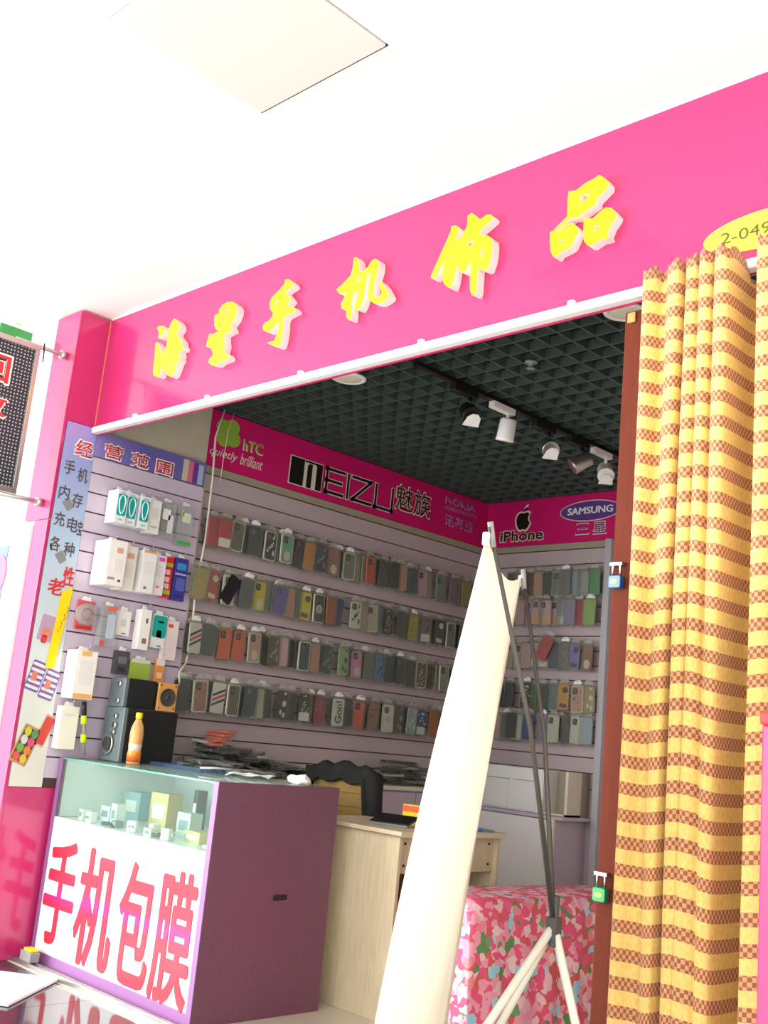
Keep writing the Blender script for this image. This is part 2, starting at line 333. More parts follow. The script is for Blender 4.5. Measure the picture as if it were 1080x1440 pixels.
# hall ceiling with its access hatch
struct('ceiling', (lambda b: (box(b, -9, 3.0, -1.4, 2.80, ZH, ZH+.06), b)[1])(nb()), 'plaster_white', 'white plaster ceiling of the hall')
h = thing('ceiling_hatch', 'square pale grey access hatch in the white hall ceiling', 'hatch', (-2.455, 1.64, ZH))
b = nb(); box(b, -.30, .30, -.30, .30, -.012, -.002); obj('panel', b, 'hatch_white', h, bevel=.002)
b = nb()
for s in (-1, 1):
    box(b, -.33, .33, s*.318-.012, s*.318+.012, -.006, -.0005); box(b, s*.318-.012, s*.318+.012, -.306, .306, -.006, -.0005)
obj('frame', b, 'white', h)
b = nb(); box(b, -.306, .306, .3005, .307, -.0075, -.001); obj('shadow_gap', b, 'black', h)

# column at the left end of the front
cl = struct('wall_column', (lambda b: (box(b, -5.236, -5.004, 2.562, 3.46, 0, ZH), b)[1])(nb()), 'plaster_beige', 'beige plastered column at the left of the shop opening')
def pink_panel(x0, x1, y0, y1, z0, z1): bx('cladding_panel', 'pink', cl, x0, x1, y0, y1, z0, z1, bevel=.002)
pink_panel(-5.236, -4.988, 2.545, 2.562, 2.122, 3.252)
pink_panel(-5.128, -4.988, 2.545, 2.562, 0, 2.118)
pink_panel(-5.004, XW, 2.562, 2.72, 2.650, 3.252)
pink_panel(-5.004, XW, 2.562, 2.84, 0, .80)
b = nb(); box(b, -5.0, XW+.0025, 2.7185, 2.722, 2.650, 3.25); obj('corner_bead', b, 'orange_wood', cl)
# slats of the column
cgroove = [2.50, 2.413] + [2.413 - .1045*k for k in range(1, 16)]
bx('backing_board', 'groove', cl, -5.004, -4.998, 2.742, 3.458, .80, 2.50)
for k in range(len(cgroove)-1):
    z1, z0 = cgroove[k] - .004, cgroove[k+1] + .004
    bx('slat', 'lilac', cl, -4.998, XW, 2.742, 3.455, z0, z1)
bx('end_strip', 'trim_beige', cl, -5.0, XW+.004, 3.455, 3.464, .80, 2.50)

# the long side wall and the back wall, each slat built
wl = struct('wall_left', (lambda b: (box(b, -5.24, XL-.016, 3.46, 6.2, 0, 3.26), b)[1])(nb()), 'groove', 'long side wall of lilac slats hung with phone cases')
grooves = [2.598] + [2.491 - .0992*k for k in range(0, 16)]
wb = struct('wall_back', (lambda b: (box(b, -5.24, -.9, YB+.016, 6.25, 0, 3.26), b)[1])(nb()), 'groove', 'back wall of lilac slats beyond the banner')
for k in range(len(grooves)-1):
    z1, z0 = grooves[k]-.004, grooves[k+1]+.004
    bx('slat', 'mauve_grey', wl, XL-.016, XL, 3.466, YB-.001, z0, z1)
    bx('slat', 'mauve_grey', wb, XL+.001, -3.93, YB, YB+.016, z0, z1)
bx('lower_board', 'mauve_grey', wl, XL-.016, XL, 3.466, YB, 0, grooves[-1]-.004)
bx('lower_board', 'mauve_grey', wb, XL+.001, -.9, YB, YB+.016, 0, grooves[-1]-.004)
bx('upper_board', 'mauve_grey', wb, -3.93, -.9, YB, YB+.016, grooves[-1]-.004, 2.60)
bx('beige_strip', 'trim_beige', wl, XL-.016, XL+.002, 3.466, YB, 2.602, 2.645)
bx('beige_strip', 'trim_beige', wb, XL+.003, -.9, YB-.002, YB+.016, 2.602, 2.645)
struct('wall_right', (lambda b: (box(b, -.98, -.9, 2.80, 6.1, 0, 3.26), b)[1])(nb()), 'plaster_beige', 'plain wall closing the shop on the right')

# pink sign bands on both walls
sb = struct('trim_sign_side', (lambda b: (box(b, XL-.016, XL+.006, 3.466, YB-.008, 2.647, ZC), b)[1])(nb()), 'pink_inner', 'pink band with phone maker names above the long wall')
xs = XL + .0075
lobes = nb()
for a in (45, 135, 225, 315):
    prism(lobes, ellipse(.105, .095, 3.605+.046*math.cos(math.radians(a+12)), 2.868+.05*math.sin(math.radians(a+12)), 16), xs-.001, xs+.001+a*1e-5, 'YZ')
obj('clover_logo', lobes, 'green_logo', sb)
text('hTC', 3.725, 3.875, 2.800, 2.862, xs+.002, 'S', 'green_logo', sb, bold=.02)
text('hTC', 3.722, 3.878, 2.796, 2.866, xs, 'S', 'cream', sb, fat=.045)
text('quietly', 3.49, 3.695, 2.70, 2.765, xs, 'S', 'cream', sb, shear=.3)
text('brilliant', 3.715, 3.885, 2.707, 2.775, xs, 'S', 'cream', sb, shear=.3)
# MEIZU: a black block with two pale bars for the M, then outlined letters
b = nb(); prism(b, [(4.095, 2.685), (4.375, 2.685), (4.375, 2.868), (4.095, 2.868)], xs-.001, xs, 'YZ'); obj('lettering', b, 'cream', sb)
b = nb(); prism(b, [(4.103, 2.691), (4.215, 2.691), (4.215, 2.862), (4.103, 2.862)], xs, xs+.001, 'YZ'); prism(b, [(4.243, 2.691), (4.283, 2.691), (4.283, 2.845), (4.255, 2.845), (4.243, 2.83)], xs, xs+.001, 'YZ')
prism(b, [(4.32, 2.691), (4.37, 2.691), (4.37, 2.862), (4.22, 2.862), (4.22, 2.85), (4.31, 2.85), (4.32, 2.84)], xs, xs+.001, 'YZ'); obj('lettering', b, 'black', sb)
def stroke(bm, pts, w, x):
    for (y0, z0), (y1, z1) in zip(pts, pts[1:]):
        d = Vector((y1-y0, z1-z0)).normalized(); n = Vector((-d.y, d.x))*w/2; e = d*w/2
        prism(bm, [(y0-e.x+n.x, z0-e.y+n.y), (y0-e.x-n.x, z0-e.y-n.y), (y1+e.x-n.x, z1+e.y-n.y), (y1+e.x+n.x, z1+e.y+n.y)], x, x+.001, 'YZ')
for w, x, m in ((.030, xs, 'cream'), (.018, xs+.0012, 'black')):
    b = nb()
    stroke(b, [(4.56, 2.705), (4.41, 2.705), (4.41, 2.855), (4.56, 2.855)], w, x); stroke(b, [(4.41, 2.78), (4.54, 2.78)], w, x)
    stroke(b, [(4.60, 2.705), (4.60, 2.855)], w, x)
    stroke(b, [(4.64, 2.855), (4.81, 2.855), (4.645, 2.705), (4.82, 2.705)], w, x)
    stroke(b, [(4.86, 2.855), (4.86, 2.705), (5.02, 2.705), (5.02, 2.855)], w, x)
    obj('lettering', b, m, sb)
text('魅族', 5.055, 5.405, 2.735, 2.908, xs+.002, 'S', 'black', sb)
text('魅族', 5.045, 5.415, 2.726, 2.917, xs, 'S', 'cream', sb, fat=.03)
text('NOKIA', 5.56, 5.90, 2.885, 2.945, xs, 'S', 'lilac_ink', sb, bold=.02)
text('CONNECTING PEOPLE', 5.56, 5.92, 2.845, 2.872, xs, 'S', 'lilac_ink', sb)
text('诺基亚', 5.57, 5.90, 2.725, 2.815, xs, 'S', 'lilac_ink', sb, bold=.01)

sk = struct('trim_sign_back', (lambda b: (box(b, XL+.007, -.98, YB-.006, YB+.016, 2.647, ZC), b)[1])(nb()), 'pink_inner', 'pink band with phone maker names above the back wall')
ys = YB - .0075
def apple(cx, cz, s, y0, y1, m):
    b = nb()
    pts = []
    prof = [(0,.40),(.12,.44),(.26,.45),(.40,.36),(.33,.26),(.30,.12),(.34,-.02),(.44,-.12),(.38,-.28),(.28,-.42),(.16,-.50),(.06,-.46),(-.04,-.46),(-.16,-.50),(-.30,-.42),(-.42,-.20),(-.46,.05),(-.42,.26),(-.30,.40),(-.16,.44)]
    prism(b, [(cx+u*s, cz+v*s) for u, v in prof], y0, y1, 'XZ')
    leaf = [(.0,.50),(.04,.62),(.14,.72),(.24,.74),(.22,.64),(.14,.54)]
    prism(b, [(cx+u*s, cz+v*s) for u, v in leaf], y0, y1, 'XZ')
    return obj('fruit_logo', b, m, sk)
apple(-4.685, 2.832, .165, ys, ys+.001, 'cream'); apple(-4.685, 2.832, .135, ys-.0015, ys-.0005, 'black')
text('iPhone', -4.885, -4.50, 2.685, 2.762, ys-.002, 'F', 'black', sk, bold=.02)
text('iPhone', -4.893, -4.492, 2.677, 2.770, ys, 'F', 'cream', sk, fat=.055)
b = nb(); prism(b, ellipse(.50, .150, -4.115, 2.862), ys-.001, ys, 'XZ'); obj('oval_logo', b, 'cream', sk)
b = nb(); prism(b, ellipse(.485, .136, -4.115, 2.862), ys-.002, ys-.001, 'XZ'); obj('oval_logo', b, 'samsung_purple', sk)
text('SAMSUNG', -4.30, -3.93, 2.84, 2.89, ys-.003, 'F', 'white', sk, fat=.03)
text('三', -4.22, -4.12, 2.700, 2.770, ys-.002, 'F', 'samsung_purple', sk); text('三', -4.227, -4.113, 2.694, 2.776, ys, 'F', 'cream', sk, fat=.03)
text('星', -4.08, -3.98, 2.695, 2.775, ys-.002, 'F', 'samsung_purple', sk); text('星', -4.087, -3.973, 2.689, 2.781, ys, 'F', 'cream', sk, fat=.03)
# grey end post of the back wall
b = nb(); box(b, -3.955, -3.905, YB-.05, YB+.01, 0, 2.645); obj('end_post', b, 'post_grey', wb, bevel=.004)

# black open grid ceiling of the shop: every blade its own piece
ce = struct('ceiling', (lambda b: (box(b, -5.24, -.9, 2.80, 6.2, 3.24, 3.26), b)[1])(nb()), 'void_black', 'black open grid ceiling inside the shop')
P = .118
by = nb(); box(by, -.005, .005, 2.81, 6.04, 0, .045); by_me = mesh('grid_blade', by, 'grid_black')
for k in range(35):
    x = -5.0 + k*P
    if x < -1.0: link('grid_blade', by_me, ce, (x, 0, ZC+.001))
bxm = nb(); box(bxm, -5.02, -.99, -.005, .005, 0, .045); bx_me = mesh('grid_blade', bxm, 'grid_black')
for k in range(28):
    y = 2.84 + k*P
    if y < 6.03: link('grid_blade', bx_me, ce, (0, y, ZC+.0005))
# ducts and pipes half seen through the grid
for (x, r, z) in ((-4.3, .05, 3.15), (-3.0, .035, 3.17), (-2.0, .06, 3.14)):
    b = nb(); tube(b, [(x, 2.9, z), (x, 6.0, z)], r, 10); obj('service_pipe', b, 'dark_grey', ce)

# ================================================================ shop sign over the opening
sg = struct('wall_fascia', (lambda b: (box(b, XW+.001, 2.4, YF, 2.76, 2.648, 3.252), b)[1])(nb()), 'pink', 'long glossy pink shop sign board over the opening')
bx('edge_strip', 'letter_side', sg, XW+.006, 2.4, YF-.002, 2.80, 3.252, 3.259); bx('leak_blocker', 'void_black', sg, XW+.006, .6, 2.76, 2.80, 2.66, 3.25)  # dark block added behind the board to stop light leaking in above the ceiling
b = nb(); box(b, XW+.01, .6, 2.700, 2.735, 2.614, 2.646)
rl = struct('trim_rail', b, 'rail_white', 'white rail running along the bottom of the pink sign', bevel=.003)
b = nb(); box(b, XW+.01, .6, 2.737, 2.747, 2.612, 2.648); obj('pink_lip', b, 'pink', rl)
for x in (-4.55, -3.95, -3.3, -2.62, -1.95, -1.43):
    b = nb(); box(b, x-.012, x+.012, 2.683, 2.70, 2.632, 2.652); obj('bracket_clip', b, 'rail_white', rl, bevel=.002)
SIGNLABEL = {'海': 'leftmost', '星': 'second', '手': 'third', '机': 'fourth', '饰': 'fifth', '品': 'rightmost'}
def traced(polys, y0, depth, name, parent):
    c = bpy.data.curves.new(name, 'CURVE'); c.dimensions = '2D'; c.fill_mode = 'BOTH'
    for p in polys:
        s = c.splines.new('POLY'); s.points.add(len(p)-1); s.use_cyclic_u = True
        for q, (u, v) in zip(s.points, p): q.co = (u, v, 0, 1)
    c.extrude = depth/2
    o = bpy.data.objects.new(name, c); COL.objects.link(o)
    dg = bpy.context.evaluated_depsgraph_get(); dg.update()
    me = bpy.data.meshes.new_from_object(o.evaluated_get(dg)); bpy.data.objects.remove(o); bpy.data.curves.remove(c)
    for v in me.vertices: v.co = (v.co.x, y0 - v.co.z, v.co.y)
    me.materials.clear(); me.materials.append(M('yellow_face')); me.materials.append(M('letter_side'))
    me.update()
    for f in me.polygons: f.material_index = 0 if abs(f.normal.y) > .7 and f.center.y < y0 else 1
    return link(name, me, parent)
for ch, polys in SIGN.items():
    o = traced(polys, YF-.0205, .039, 'sign_character', None)
    tag(o, '%s raised yellow brush style character on the pink shop sign' % SIGNLABEL[ch], 'lettering', 'yellow characters of the shop sign')
ov = thing('number_plate', 'yellow oval shop number plate on the pink sign above the curtain', 'plate', (-1.305, YF, 2.738))
b = nb(); prism(b, ellipse(.385, .118, 0, 0, 40), -.006, -.001, 'XZ'); obj('plate', b, 'yellow_oval', ov)
text('2-049', -.135, .02, -.018, .018, -.0072, 'F', 'ink_olive', ov)

struct('wall_front', (lambda b: (box(b, -.98, 3.0, 2.775, 2.85, 0, 2.66), b)[1])(nb()), 'plaster_white', 'white wall right of the curtain under the pink sign')
# ================================================================ left of the column
nw = struct('wall_neighbour', (lambda b: (box(b, -8.0, -5.24, 2.57, 2.65, 0, 2.12), b)[1])(nb()), 'plaster_white', 'white neighbouring wall left of the pink column')
pb = thing('picture_board', 'white framed picture of pink petals on blue, left of the pink column', 'picture', (-5.60, 2.545, 1.6))
bx('frame', 'white', pb, -.40, .46, -.012, .012, -.75, .50, bevel=.004)
bx('print', 'flower_blue', pb, -.37, .265, -.016, -.012, -.72, .40)
for u, w, r in ((.20, .25, .11), (.12, .05, .13), (.22, -.12, .10), (.05, -.25, .14), (.21, -.32, .09), (-.1, .1, .15)):
    b = nb(); prism(b, ellipse(r*1.5, r*1.9, u, w, 18), -.019, -.016, 'XZ'); obj('petal', b, 'flower_pink', pb)
# hanging light box sign
ls = thing('hanging_sign', 'black perforated hanging sign with red characters in a grey frame', 'sign', (-5.08, 2.16, 2.61))
bx('panel', 'sign_black', ls, -.025, .025, -.28, .20, -.37, .37) if 'sign_black' in MATS else None
bmf = nb()
box(bmf, -.035, .035, -.30, .225, .365, .395); box(bmf, -.035, .035, -.30, .225, -.395, -.365)
box(bmf, -.035, .035, .20, .225, -.365, .365); box(bmf, -.035, .035, -.30, -.275, -.365, .365)
obj('frame', bmf, 'metal', ls, bevel=.003)
for z in (.40, -.40):
    b = nb(); tube(b, [(0, .1, z), (0, .33, z), (0, .385, z)], .013, 8); tube(b, [(0, .35, z), (0, .385, z)], .022, 10); obj('bracket_arm', b, 'metal', ls)
b = nb(); tube(b, [(.02, .245, .42), (.022, .25, .36), (.02, .252, .32)], .004, 6); obj('cable_tie', b, 'black', ls)
text('回', -.06, .085, .145, .285, .0275, 'S', 'red_ink', ls, fat=.03); text('回', -.07, .095, .135, .295, .0262, 'S', 'white', ls, fat=.06)
text('收', -.06, .10, -.03, .085, .0275, 'S', 'red_ink', ls, fat=.03); text('收', -.068, .108, -.038, .093, .0262, 'S', 'white', ls, fat=.06)
text('、', .06, .09, -.13, -.10, .0275, 'S', 'white', ls)
ex = thing('exit_sign', 'small green sign hanging high beyond the black hanging sign', 'sign', (-5.55, 2.46, 3.19))
bx('box', 'green_sign', ex, -.02, .02, -.10, .09, -.045, .045, bevel=.004); bx('hanger', 'white', ex, -.006, .006, -.02, .02, .045, .07)
bx('end_cap', 'white', ex, -.021, .021, .09, .10, -.046, .046)

# poster on the inner face of the column
po = thing('wall_poster', 'pale blue service list poster on the side of the pink column', 'poster', (XW, 0, 0))
b = nb(); box(b, -.010, .0015, 2.566, 2.740, .802, 2.646); obj('sheet', b, 'poster_sky', po)
b = nb(); box(b, -.010, .0017, 2.742, 3.452, 2.503, 2.640); obj('header_strip', b, 'poster_purple', po)
pcol = [(206, 200, 170), (214, 120, 150), (120, 60, 150), (170, 190, 220)]
for k in range(4):
    bx('printed_stripe', colour(pcol[k]), po, .0015, .0022, 3.30+.035*k, 3.335+.035*k, 2.507, 2.63-.003*k)
for body, y0, z0, w, hh in (('经', 2.63, 2.48, .10, .085), ('营', 2.80, 2.512, .11, .075), ('范', 2.965, 2.508, .11, .075), ('围', 3.125, 2.506, .11, .075)):
    text(body, y0, y0+w, z0, z0+hh, .004, 'S', 'red_ink', po, bold=.012); text(body, y0-.006, y0+w+.006, z0-.006, z0+hh+.006, .0028, 'S', 'white', po, fat=.05)
for body, y0, z0 in (('手', 2.585, 2.37), ('机', 2.665, 2.345), ('内', 2.578, 2.235), ('存', 2.658, 2.21), ('充', 2.576, 2.095), ('电', 2.652, 2.08), ('宝', 2.712, 2.07), ('各', 2.573, 1.965), ('种', 2.655, 1.95)):
    text(body, y0, y0+(.028 if body == '宝' else .06), z0, z0+.075, .003, 'S', 'text_dark', po, bold=.008)
text('老', 2.60, 2.69, 1.745, 1.83, .003, 'S', 'red_ink', po, fat=.03); text('性', 2.675, 2.737, 1.80, 1.90, .0028, 'S', 'red_ink', po, fat=.03)
for y, z in ((2.64, 2.215), (2.645, 1.94)):
    bx('tape_patch', 'grey', po, .0015, .0035, -.022, .022, -.028, .028, loc=(0, y, z), rot=(math.radians(40), 0, 0))
def pic(y, z, w, h, a, m, name='printed_picture', off=.0016):
    b = nb(); prism(b, rrect(w, h, .008), off, off+.0012, 'YZ'); return obj(name, b, m, po, (0, y, z), (math.radians(a), 0, 0))
pic(2.635, 1.575, .085, .13, -8, colour((190, 160, 190))); pic(2.632, 1.555, .05, .04, -8, colour((226, 140, 110)), off=.003); pic(2.625, 1.52, .03, .04, -8, colour((220, 60, 70)), off=.003)
for (y, z) in ((2.615, 1.335), (2.695, 1.30)):
    pic(y, z, .08, .15, -14, colour((130, 100, 170)), off=.0016)
    for k in range(5): pic(y + .242*(-.055+.0275*k), z-.055+.0275*k, .074, .014, -14, 'white', off=.003)
    pic(y-.01, z, .03, .045, -14, colour((220, 130, 110)), off=.0045)
pic(2.618, 1.00, .10, .19, -20, colour((196, 150, 110))); pic(2.618, 1.00, .082, .165, -20, colour((70, 76, 66)), off=.003)
for k, c in enumerate([(226, 90, 80), (226, 190, 60), (120, 170, 80), (230, 130, 60), (210, 210, 210), (220, 80, 120), (200, 200, 60), (90, 150, 90)]):
    b = nb(); prism(b, ellipse(.036, .045, 0, 0, 14), .0045, .0055, 'YZ'); obj('printed_circle', b, colour(c), po, (0, 2.618 + (.038*(k%2)-.019) + .36*(.040*(k//2)-.06), 1.0 - .36*(.038*(k%2)-.019) + .040*(k//2)-.06))
pic(2.708, 1.075, .06, .16, -20, colour((200, 180, 160))); pic(2.709, 1.075, .05, .14, -20, colour((206, 70, 60)), off=.003)
yt = thing('yellow_tag', 'bright yellow paper strip with red scribble hanging at the poster edge', 'tag', (XW, 2.70, 1.60))
b = nb(); prism(b, [(-.045, -.22), (.0, -.22), (.04, .18), (.03, .20), (-.02, .165)], .006, .008, 'YZ'); obj('strip', b, 'yellow', yt)
b = nb()
for k in range(7): tube(b, [(.0085, .022-.006*k+.012*(k%2), .10-.02*k), (.0085, .03-.006*k, .085-.02*k)], .002, 5)
obj('scribble', b, 'red_ink', yt)

# ================================================================ curtain
def cloth_mat():
    m = bpy.data.materials.new('curtain_cloth'); m.use_nodes = True; nt = m.node_tree; b = nt.nodes['Principled BSDF']
    b.inputs['Roughness'].default_value = .75; b.inputs['Sheen Weight'].default_value = .2
    uv = nt.nodes.new('ShaderNodeUVMap'); sx = nt.nodes.new('ShaderNodeSeparateXYZ'); nt.links.new(uv.outputs[0], sx.inputs[0])
    def math_(op, a, bb):
        n = nt.nodes.new('ShaderNodeMath'); n.operation = op
        for i, v in enumerate((a, bb)):
            if isinstance(v, (int, float)): n.inputs[i].default_value = v
            else: nt.links.new(v, n.inputs[i])
        return n.outputs[0]
    fr = math_('FRACT', math_('DIVIDE', sx.outputs[1], .071), 0)
    band = math_('LESS_THAN', fr, .47)
    ck = nt.nodes.new('ShaderNodeTexChecker'); ck.inputs['Scale'].default_value = 1.0
    mp = nt.nodes.new('ShaderNodeMapping'); mp.inputs['Scale'].default_value = (1/.0085, 1/.0111, 1); nt.links.new(uv.outputs[0], mp.inputs[0]); nt.links.new(mp.outputs[0], ck.inputs['Vector'])
    ck.inputs['Color1'].default_value = lin((142, 88, 58)); ck.inputs['Color2'].default_value = lin((206, 150, 104))
    ns = nt.nodes.new('ShaderNodeTexNoise'); ns.inputs['Scale'].default_value = 1; mp2 = nt.nodes.new('ShaderNodeMapping'); mp2.inputs['Scale'].default_value = (160, 60, 1)
    nt.links.new(uv.outputs[0], mp2.inputs[0]); nt.links.new(mp2.outputs[0], ns.inputs['Vector'])
    yr = nt.nodes.new('ShaderNodeValToRGB'); yr.color_ramp.elements[0].position = .3; yr.color_ramp.elements[0].color = lin((214, 182, 100)); yr.color_ramp.elements[1].position = .62; yr.color_ramp.elements[1].color = lin((232, 202, 118))
    nt.links.new(ns.outputs['Fac'], yr.inputs[0])
    mx = nt.nodes.new('ShaderNodeMix'); mx.data_type = 'RGBA'
    nt.links.new(band, mx.inputs[0]); nt.links.new(yr.outputs[0], mx.inputs[6]); nt.links.new(ck.outputs[0], mx.inputs[7])
    nt.links.new(mx.outputs[2], b.inputs['Base Color'])
    bp = nt.nodes.new('ShaderNodeBump'); bp.inputs['Strength'].default_value = .25; bp.inputs['Distance'].default_value = .002
    nt.links.new(ns.outputs['Fac'], bp.inputs['Height']); nt.links.new(bp.outputs[0], b.inputs['Normal'])
    MATS['curtain_cloth'] = m
cloth_mat()
cu = thing('curtain', 'yellow and brown checked curtain gathered at the right of the opening', 'curtain', (0, 0, 0))
# plan of the folds (x, y), top then bottom
plan = [(-1.632,2.640),(-1.628,2.600),(-1.605,2.590),(-1.588,2.612),(-1.578,2.630),(-1.560,2.628),(-1.545,2.600),(-1.520,2.588),(-1.502,2.602),(-1.494,2.685),(-1.486,2.606),(-1.470,2.586),(-1.452,2.592),(-1.446,2.604),(-1.436,2.588),(-1.416,2.580),(-1.402,2.590),(-1.398,2.606),(-1.388,2.586),(-1.368,2.574),(-1.350,2.580),(-1.343,2.600),(-1.342,2.650),(-1.340,2.750),(-1.29,2.760),(-1.272,2.67),(-1.262,2.585),(-1.242,2.572),(-1.225,2.576),(-1.212,2.60),(-1.20,2.64),(-1.17,2.60),(-1.14,2.58),(-1.11,2.60),(-1.09,2.65),(-1.05,2.60),(-1.02,2.58),(-.98,2.60)]
def smooth_plan(p, n=3):
    out = []
    for i in range(len(p)-1):
        p0, p1, p2, p3 = (Vector(p[max(0, min(len(p)-1, i+d))]) for d in (-1, 0, 1, 2))
        for k in range(n):
            t = k/n; out.append(.5*((2*p1) + (p2-p0)*t + (2*p0-5*p1+4*p2-p3)*t*t + (3*p1-p0-3*p2+p3)*t*t*t))
    out.append(Vector(p[-1])); return out
pl = smooth_plan(plan)
arc = [0]
for a, c in zip(pl, pl[1:]): arc.append(arc[-1] + (c-a).length)
b = nb(); uvl = b.loops.layers.uv.new('UVMap'); NZ = 36; zt, zb = 2.640, .04; rows = []
for j in range(NZ+1):
    t = j/NZ; z = zt + (zb-zt)*t; row = []
    for i, p in enumerate(pl):
        soft = 1 - .12*t*(1 if i % 2 else .9)
        yc = 2.612; yy = yc + (p.y-yc)*(soft if p.y < 2.66 else 1)
        scal = .012*math.sin(i*1.7)*min(1, t*20+.0) if j == 0 else 0
        z = min(zt + (zb-zt)*t, 2.60) if p.y > 2.69 else zt + (zb-zt)*t
        row.append(b.verts.new((p.x + .008*t*math.sin(i*.35+t*3) + .012*t*max(0, (i-30)/len(pl)), yy + .006*t*math.sin(i*.5+t*5), z + (.010*math.sin(i*.9) if j == 0 else 0) - .012*math.sin(t*3.1)*math.sin(i*.12))))
    rows.append(row)
for j in range(NZ):
    for i in range(len(pl)-1):
        f = b.faces.new((rows[j][i], rows[j][i+1], rows[j+1][i+1], rows[j+1][i])); f.smooth = True
        for lp, (ii, jj) in zip(f.loops, ((i, j), (i+1, j), (i+1, j+1), (i, j+1))): lp[uvl].uv = (arc[ii], (zt-zb)*jj/NZ)
o = obj('cloth', b, 'curtain_cloth', cu); s = o.modifiers.new('thickness', 'SOLIDIFY'); s.thickness = .0015
for x in (-1.62, -1.53, -1.45, -1.37, -1.28):
    b = nb(); tube(b, [(x, 2.66, 2.60), (x, 2.675, 2.628), (x, 2.69, 2.636)], .003, 6); obj('hook', b, 'rail_white', cu)
# brown door edge behind the curtain, with its two padlocks
dp = tag(bx('door_1', 'brown_door', None, -1.797, -1.70, 2.775, 2.815, .012, 2.606, bevel=.004), 'brown wooden door edge beside the curtain', None, None, 'structure')
bx('top_cap', 'orange_wood', dp, -1.785, -1.755, 2.767, 2.775, 2.565, 2.60, bevel=.004)
def padlock(z, m, name_label):
    t = thing('padlock', name_label, 'padlock', (-1.772, 2.76, z))
    b = nb(); prism(b, rrect(.042, .038, .007, 0, 0), -.011, .011, 'XZ'); obj('body', b, m, t, bevel=.002)
    b = nb(); prism(b, ellipse(.024, .014, 0, 0, 20), -.0125, -.011, 'XZ'); obj('emblem', b, 'yellow_oval', t)
    b = nb(); tube(b, [(-.013, 0, .017), (-.013, 0, .047)] + [(-.013*math.cos(a), 0, .047+.013*math.sin(a)) for a in (.5, 1, 1.57, 2.1, 2.6)] + [(.013, 0, .047), (.013, 0, .017)], .0042, 8); obj('shackle', b, 'chrome', t)
    b = nb(); box(b, -.024, .02, -.004, .014, .050, .062); obj('hasp', b, 'metal', t, bevel=.002)
padlock(1.722, 'blue_lock', 'blue padlock hanging high on the brown door edge')
padlock(.818, 'green_lock', 'green padlock hanging low on the brown door edge')
# pink board at the right edge
pk = thing('pink_board', 'narrow pink board standing in front of the curtain at the right edge', 'board', (-1.076, 2.30, 0))
bx('panel', 'pink', pk, -.0, .45, -.02, .02, 0, 1.30, bevel=.004)
bx('cap', 'red_ink', pk, -.004, .454, -.026, .026, 1.30, 1.33, bevel=.006)

# ================================================================ X banner stand seen from behind
T1, T2 = Vector((-1.608, 1.935, 1.69)), Vector((-1.905, 2.466, 1.69))
U_ = (T2-T1).normalized(); N_ = Vector((-.873, -.489, 0))
bn = thing('banner_stand', 'white banner on a cross stand seen from behind before the shop', 'banner stand', (-1.6, 2.3, 0))
inv = Matrix.Translation(-Vector((-1.6, 2.3, 0)))
B1, B2 = T1 + N_*.215, T2 + N_*.15; B1.z = B2.z = .10
b = nb(); NU, NV = 14, 30; g = []
for j in range(NV+1):
    v = j/NV; row = []
    for i in range(NU+1):
        u = i/NU
        p = (T1*(1-u) + T2*u)*(1-v) + (B1*(1-u) + B2*u)*v
        sag = math.sin(math.pi*u)*( .05*(1-v)**3 )
        p = p + Vector((0, 0, -sag)) + N_*(-.050*math.sin(math.pi*min(1, u*1.15))*math.sin(math.pi*v**.8) + (.024*(1-u/.3)**2 if u < .3 else 0)*math.sin(math.pi*v) + .010*math.sin(7*u+3*v)*v*(1-v))
        p = p + U_*(.05*math.sin(math.pi*v)*(.5-u)*1.2)
        row.append(b.verts.new(inv @ p))
    g.append(row)
for j in range(NV):
    for i in range(NU): b.faces.new((g[j][i], g[j][i+1], g[j+1][i+1], g[j+1][i])).smooth = True
o = obj('banner_sheet', b, 'banner', bn); s = o.modifiers.new('thickness', 'SOLIDIFY'); s.thickness = .0012
HUB = Vector((-1.615, 2.315, .785))
for nm, P_ in (('top_rod', T1 + Vector((.006, .004, .02))), ('top_rod', T2 + Vector((.005, .0, .01)))):
    b = nb(); tube(b, [inv @ HUB, inv @ (HUB*.5+P_*.5 - N_*.02), inv @ P_], [.0075, .006, .005], 8); obj(nm, b, 'rod', bn)
    b = nb(); tube(b, [inv @ (P_ - (P_-HUB).normalized()*.05), inv @ (P_ + Vector((0, 0, .012)))], .0075, 8); r_ = obj('rod_cap', b, 'grey', bn)
for P_ in (B1, B2, Vector((-1.43, 2.46, 0))):
    b = nb(); tube(b, [inv @ HUB, inv @ P_], [.011, .010], 8); obj('lower_leg', b, 'leg_white', bn)
b = nb(); tube(b, [inv @ (HUB - Vector((0, 0, .05))), inv @ (HUB + Vector((0, 0, .07)))], .012, 10); box(b, *(lambda q: (q.x-.015, q.x+.015, q.y-.015, q.y+.015, q.z-.02, q.z+.02))(inv @ HUB)); obj('hub', b, 'dark_grey', bn, bevel=.003)
for P_ in (T1, T2):
    q = inv @ P_; b = nb(); box(b, q.x-.007, q.x+.007, q.y-.007, q.y+.007, q.z-.026, q.z+.006); obj('corner_tab', b, 'white', bn, bevel=.003)

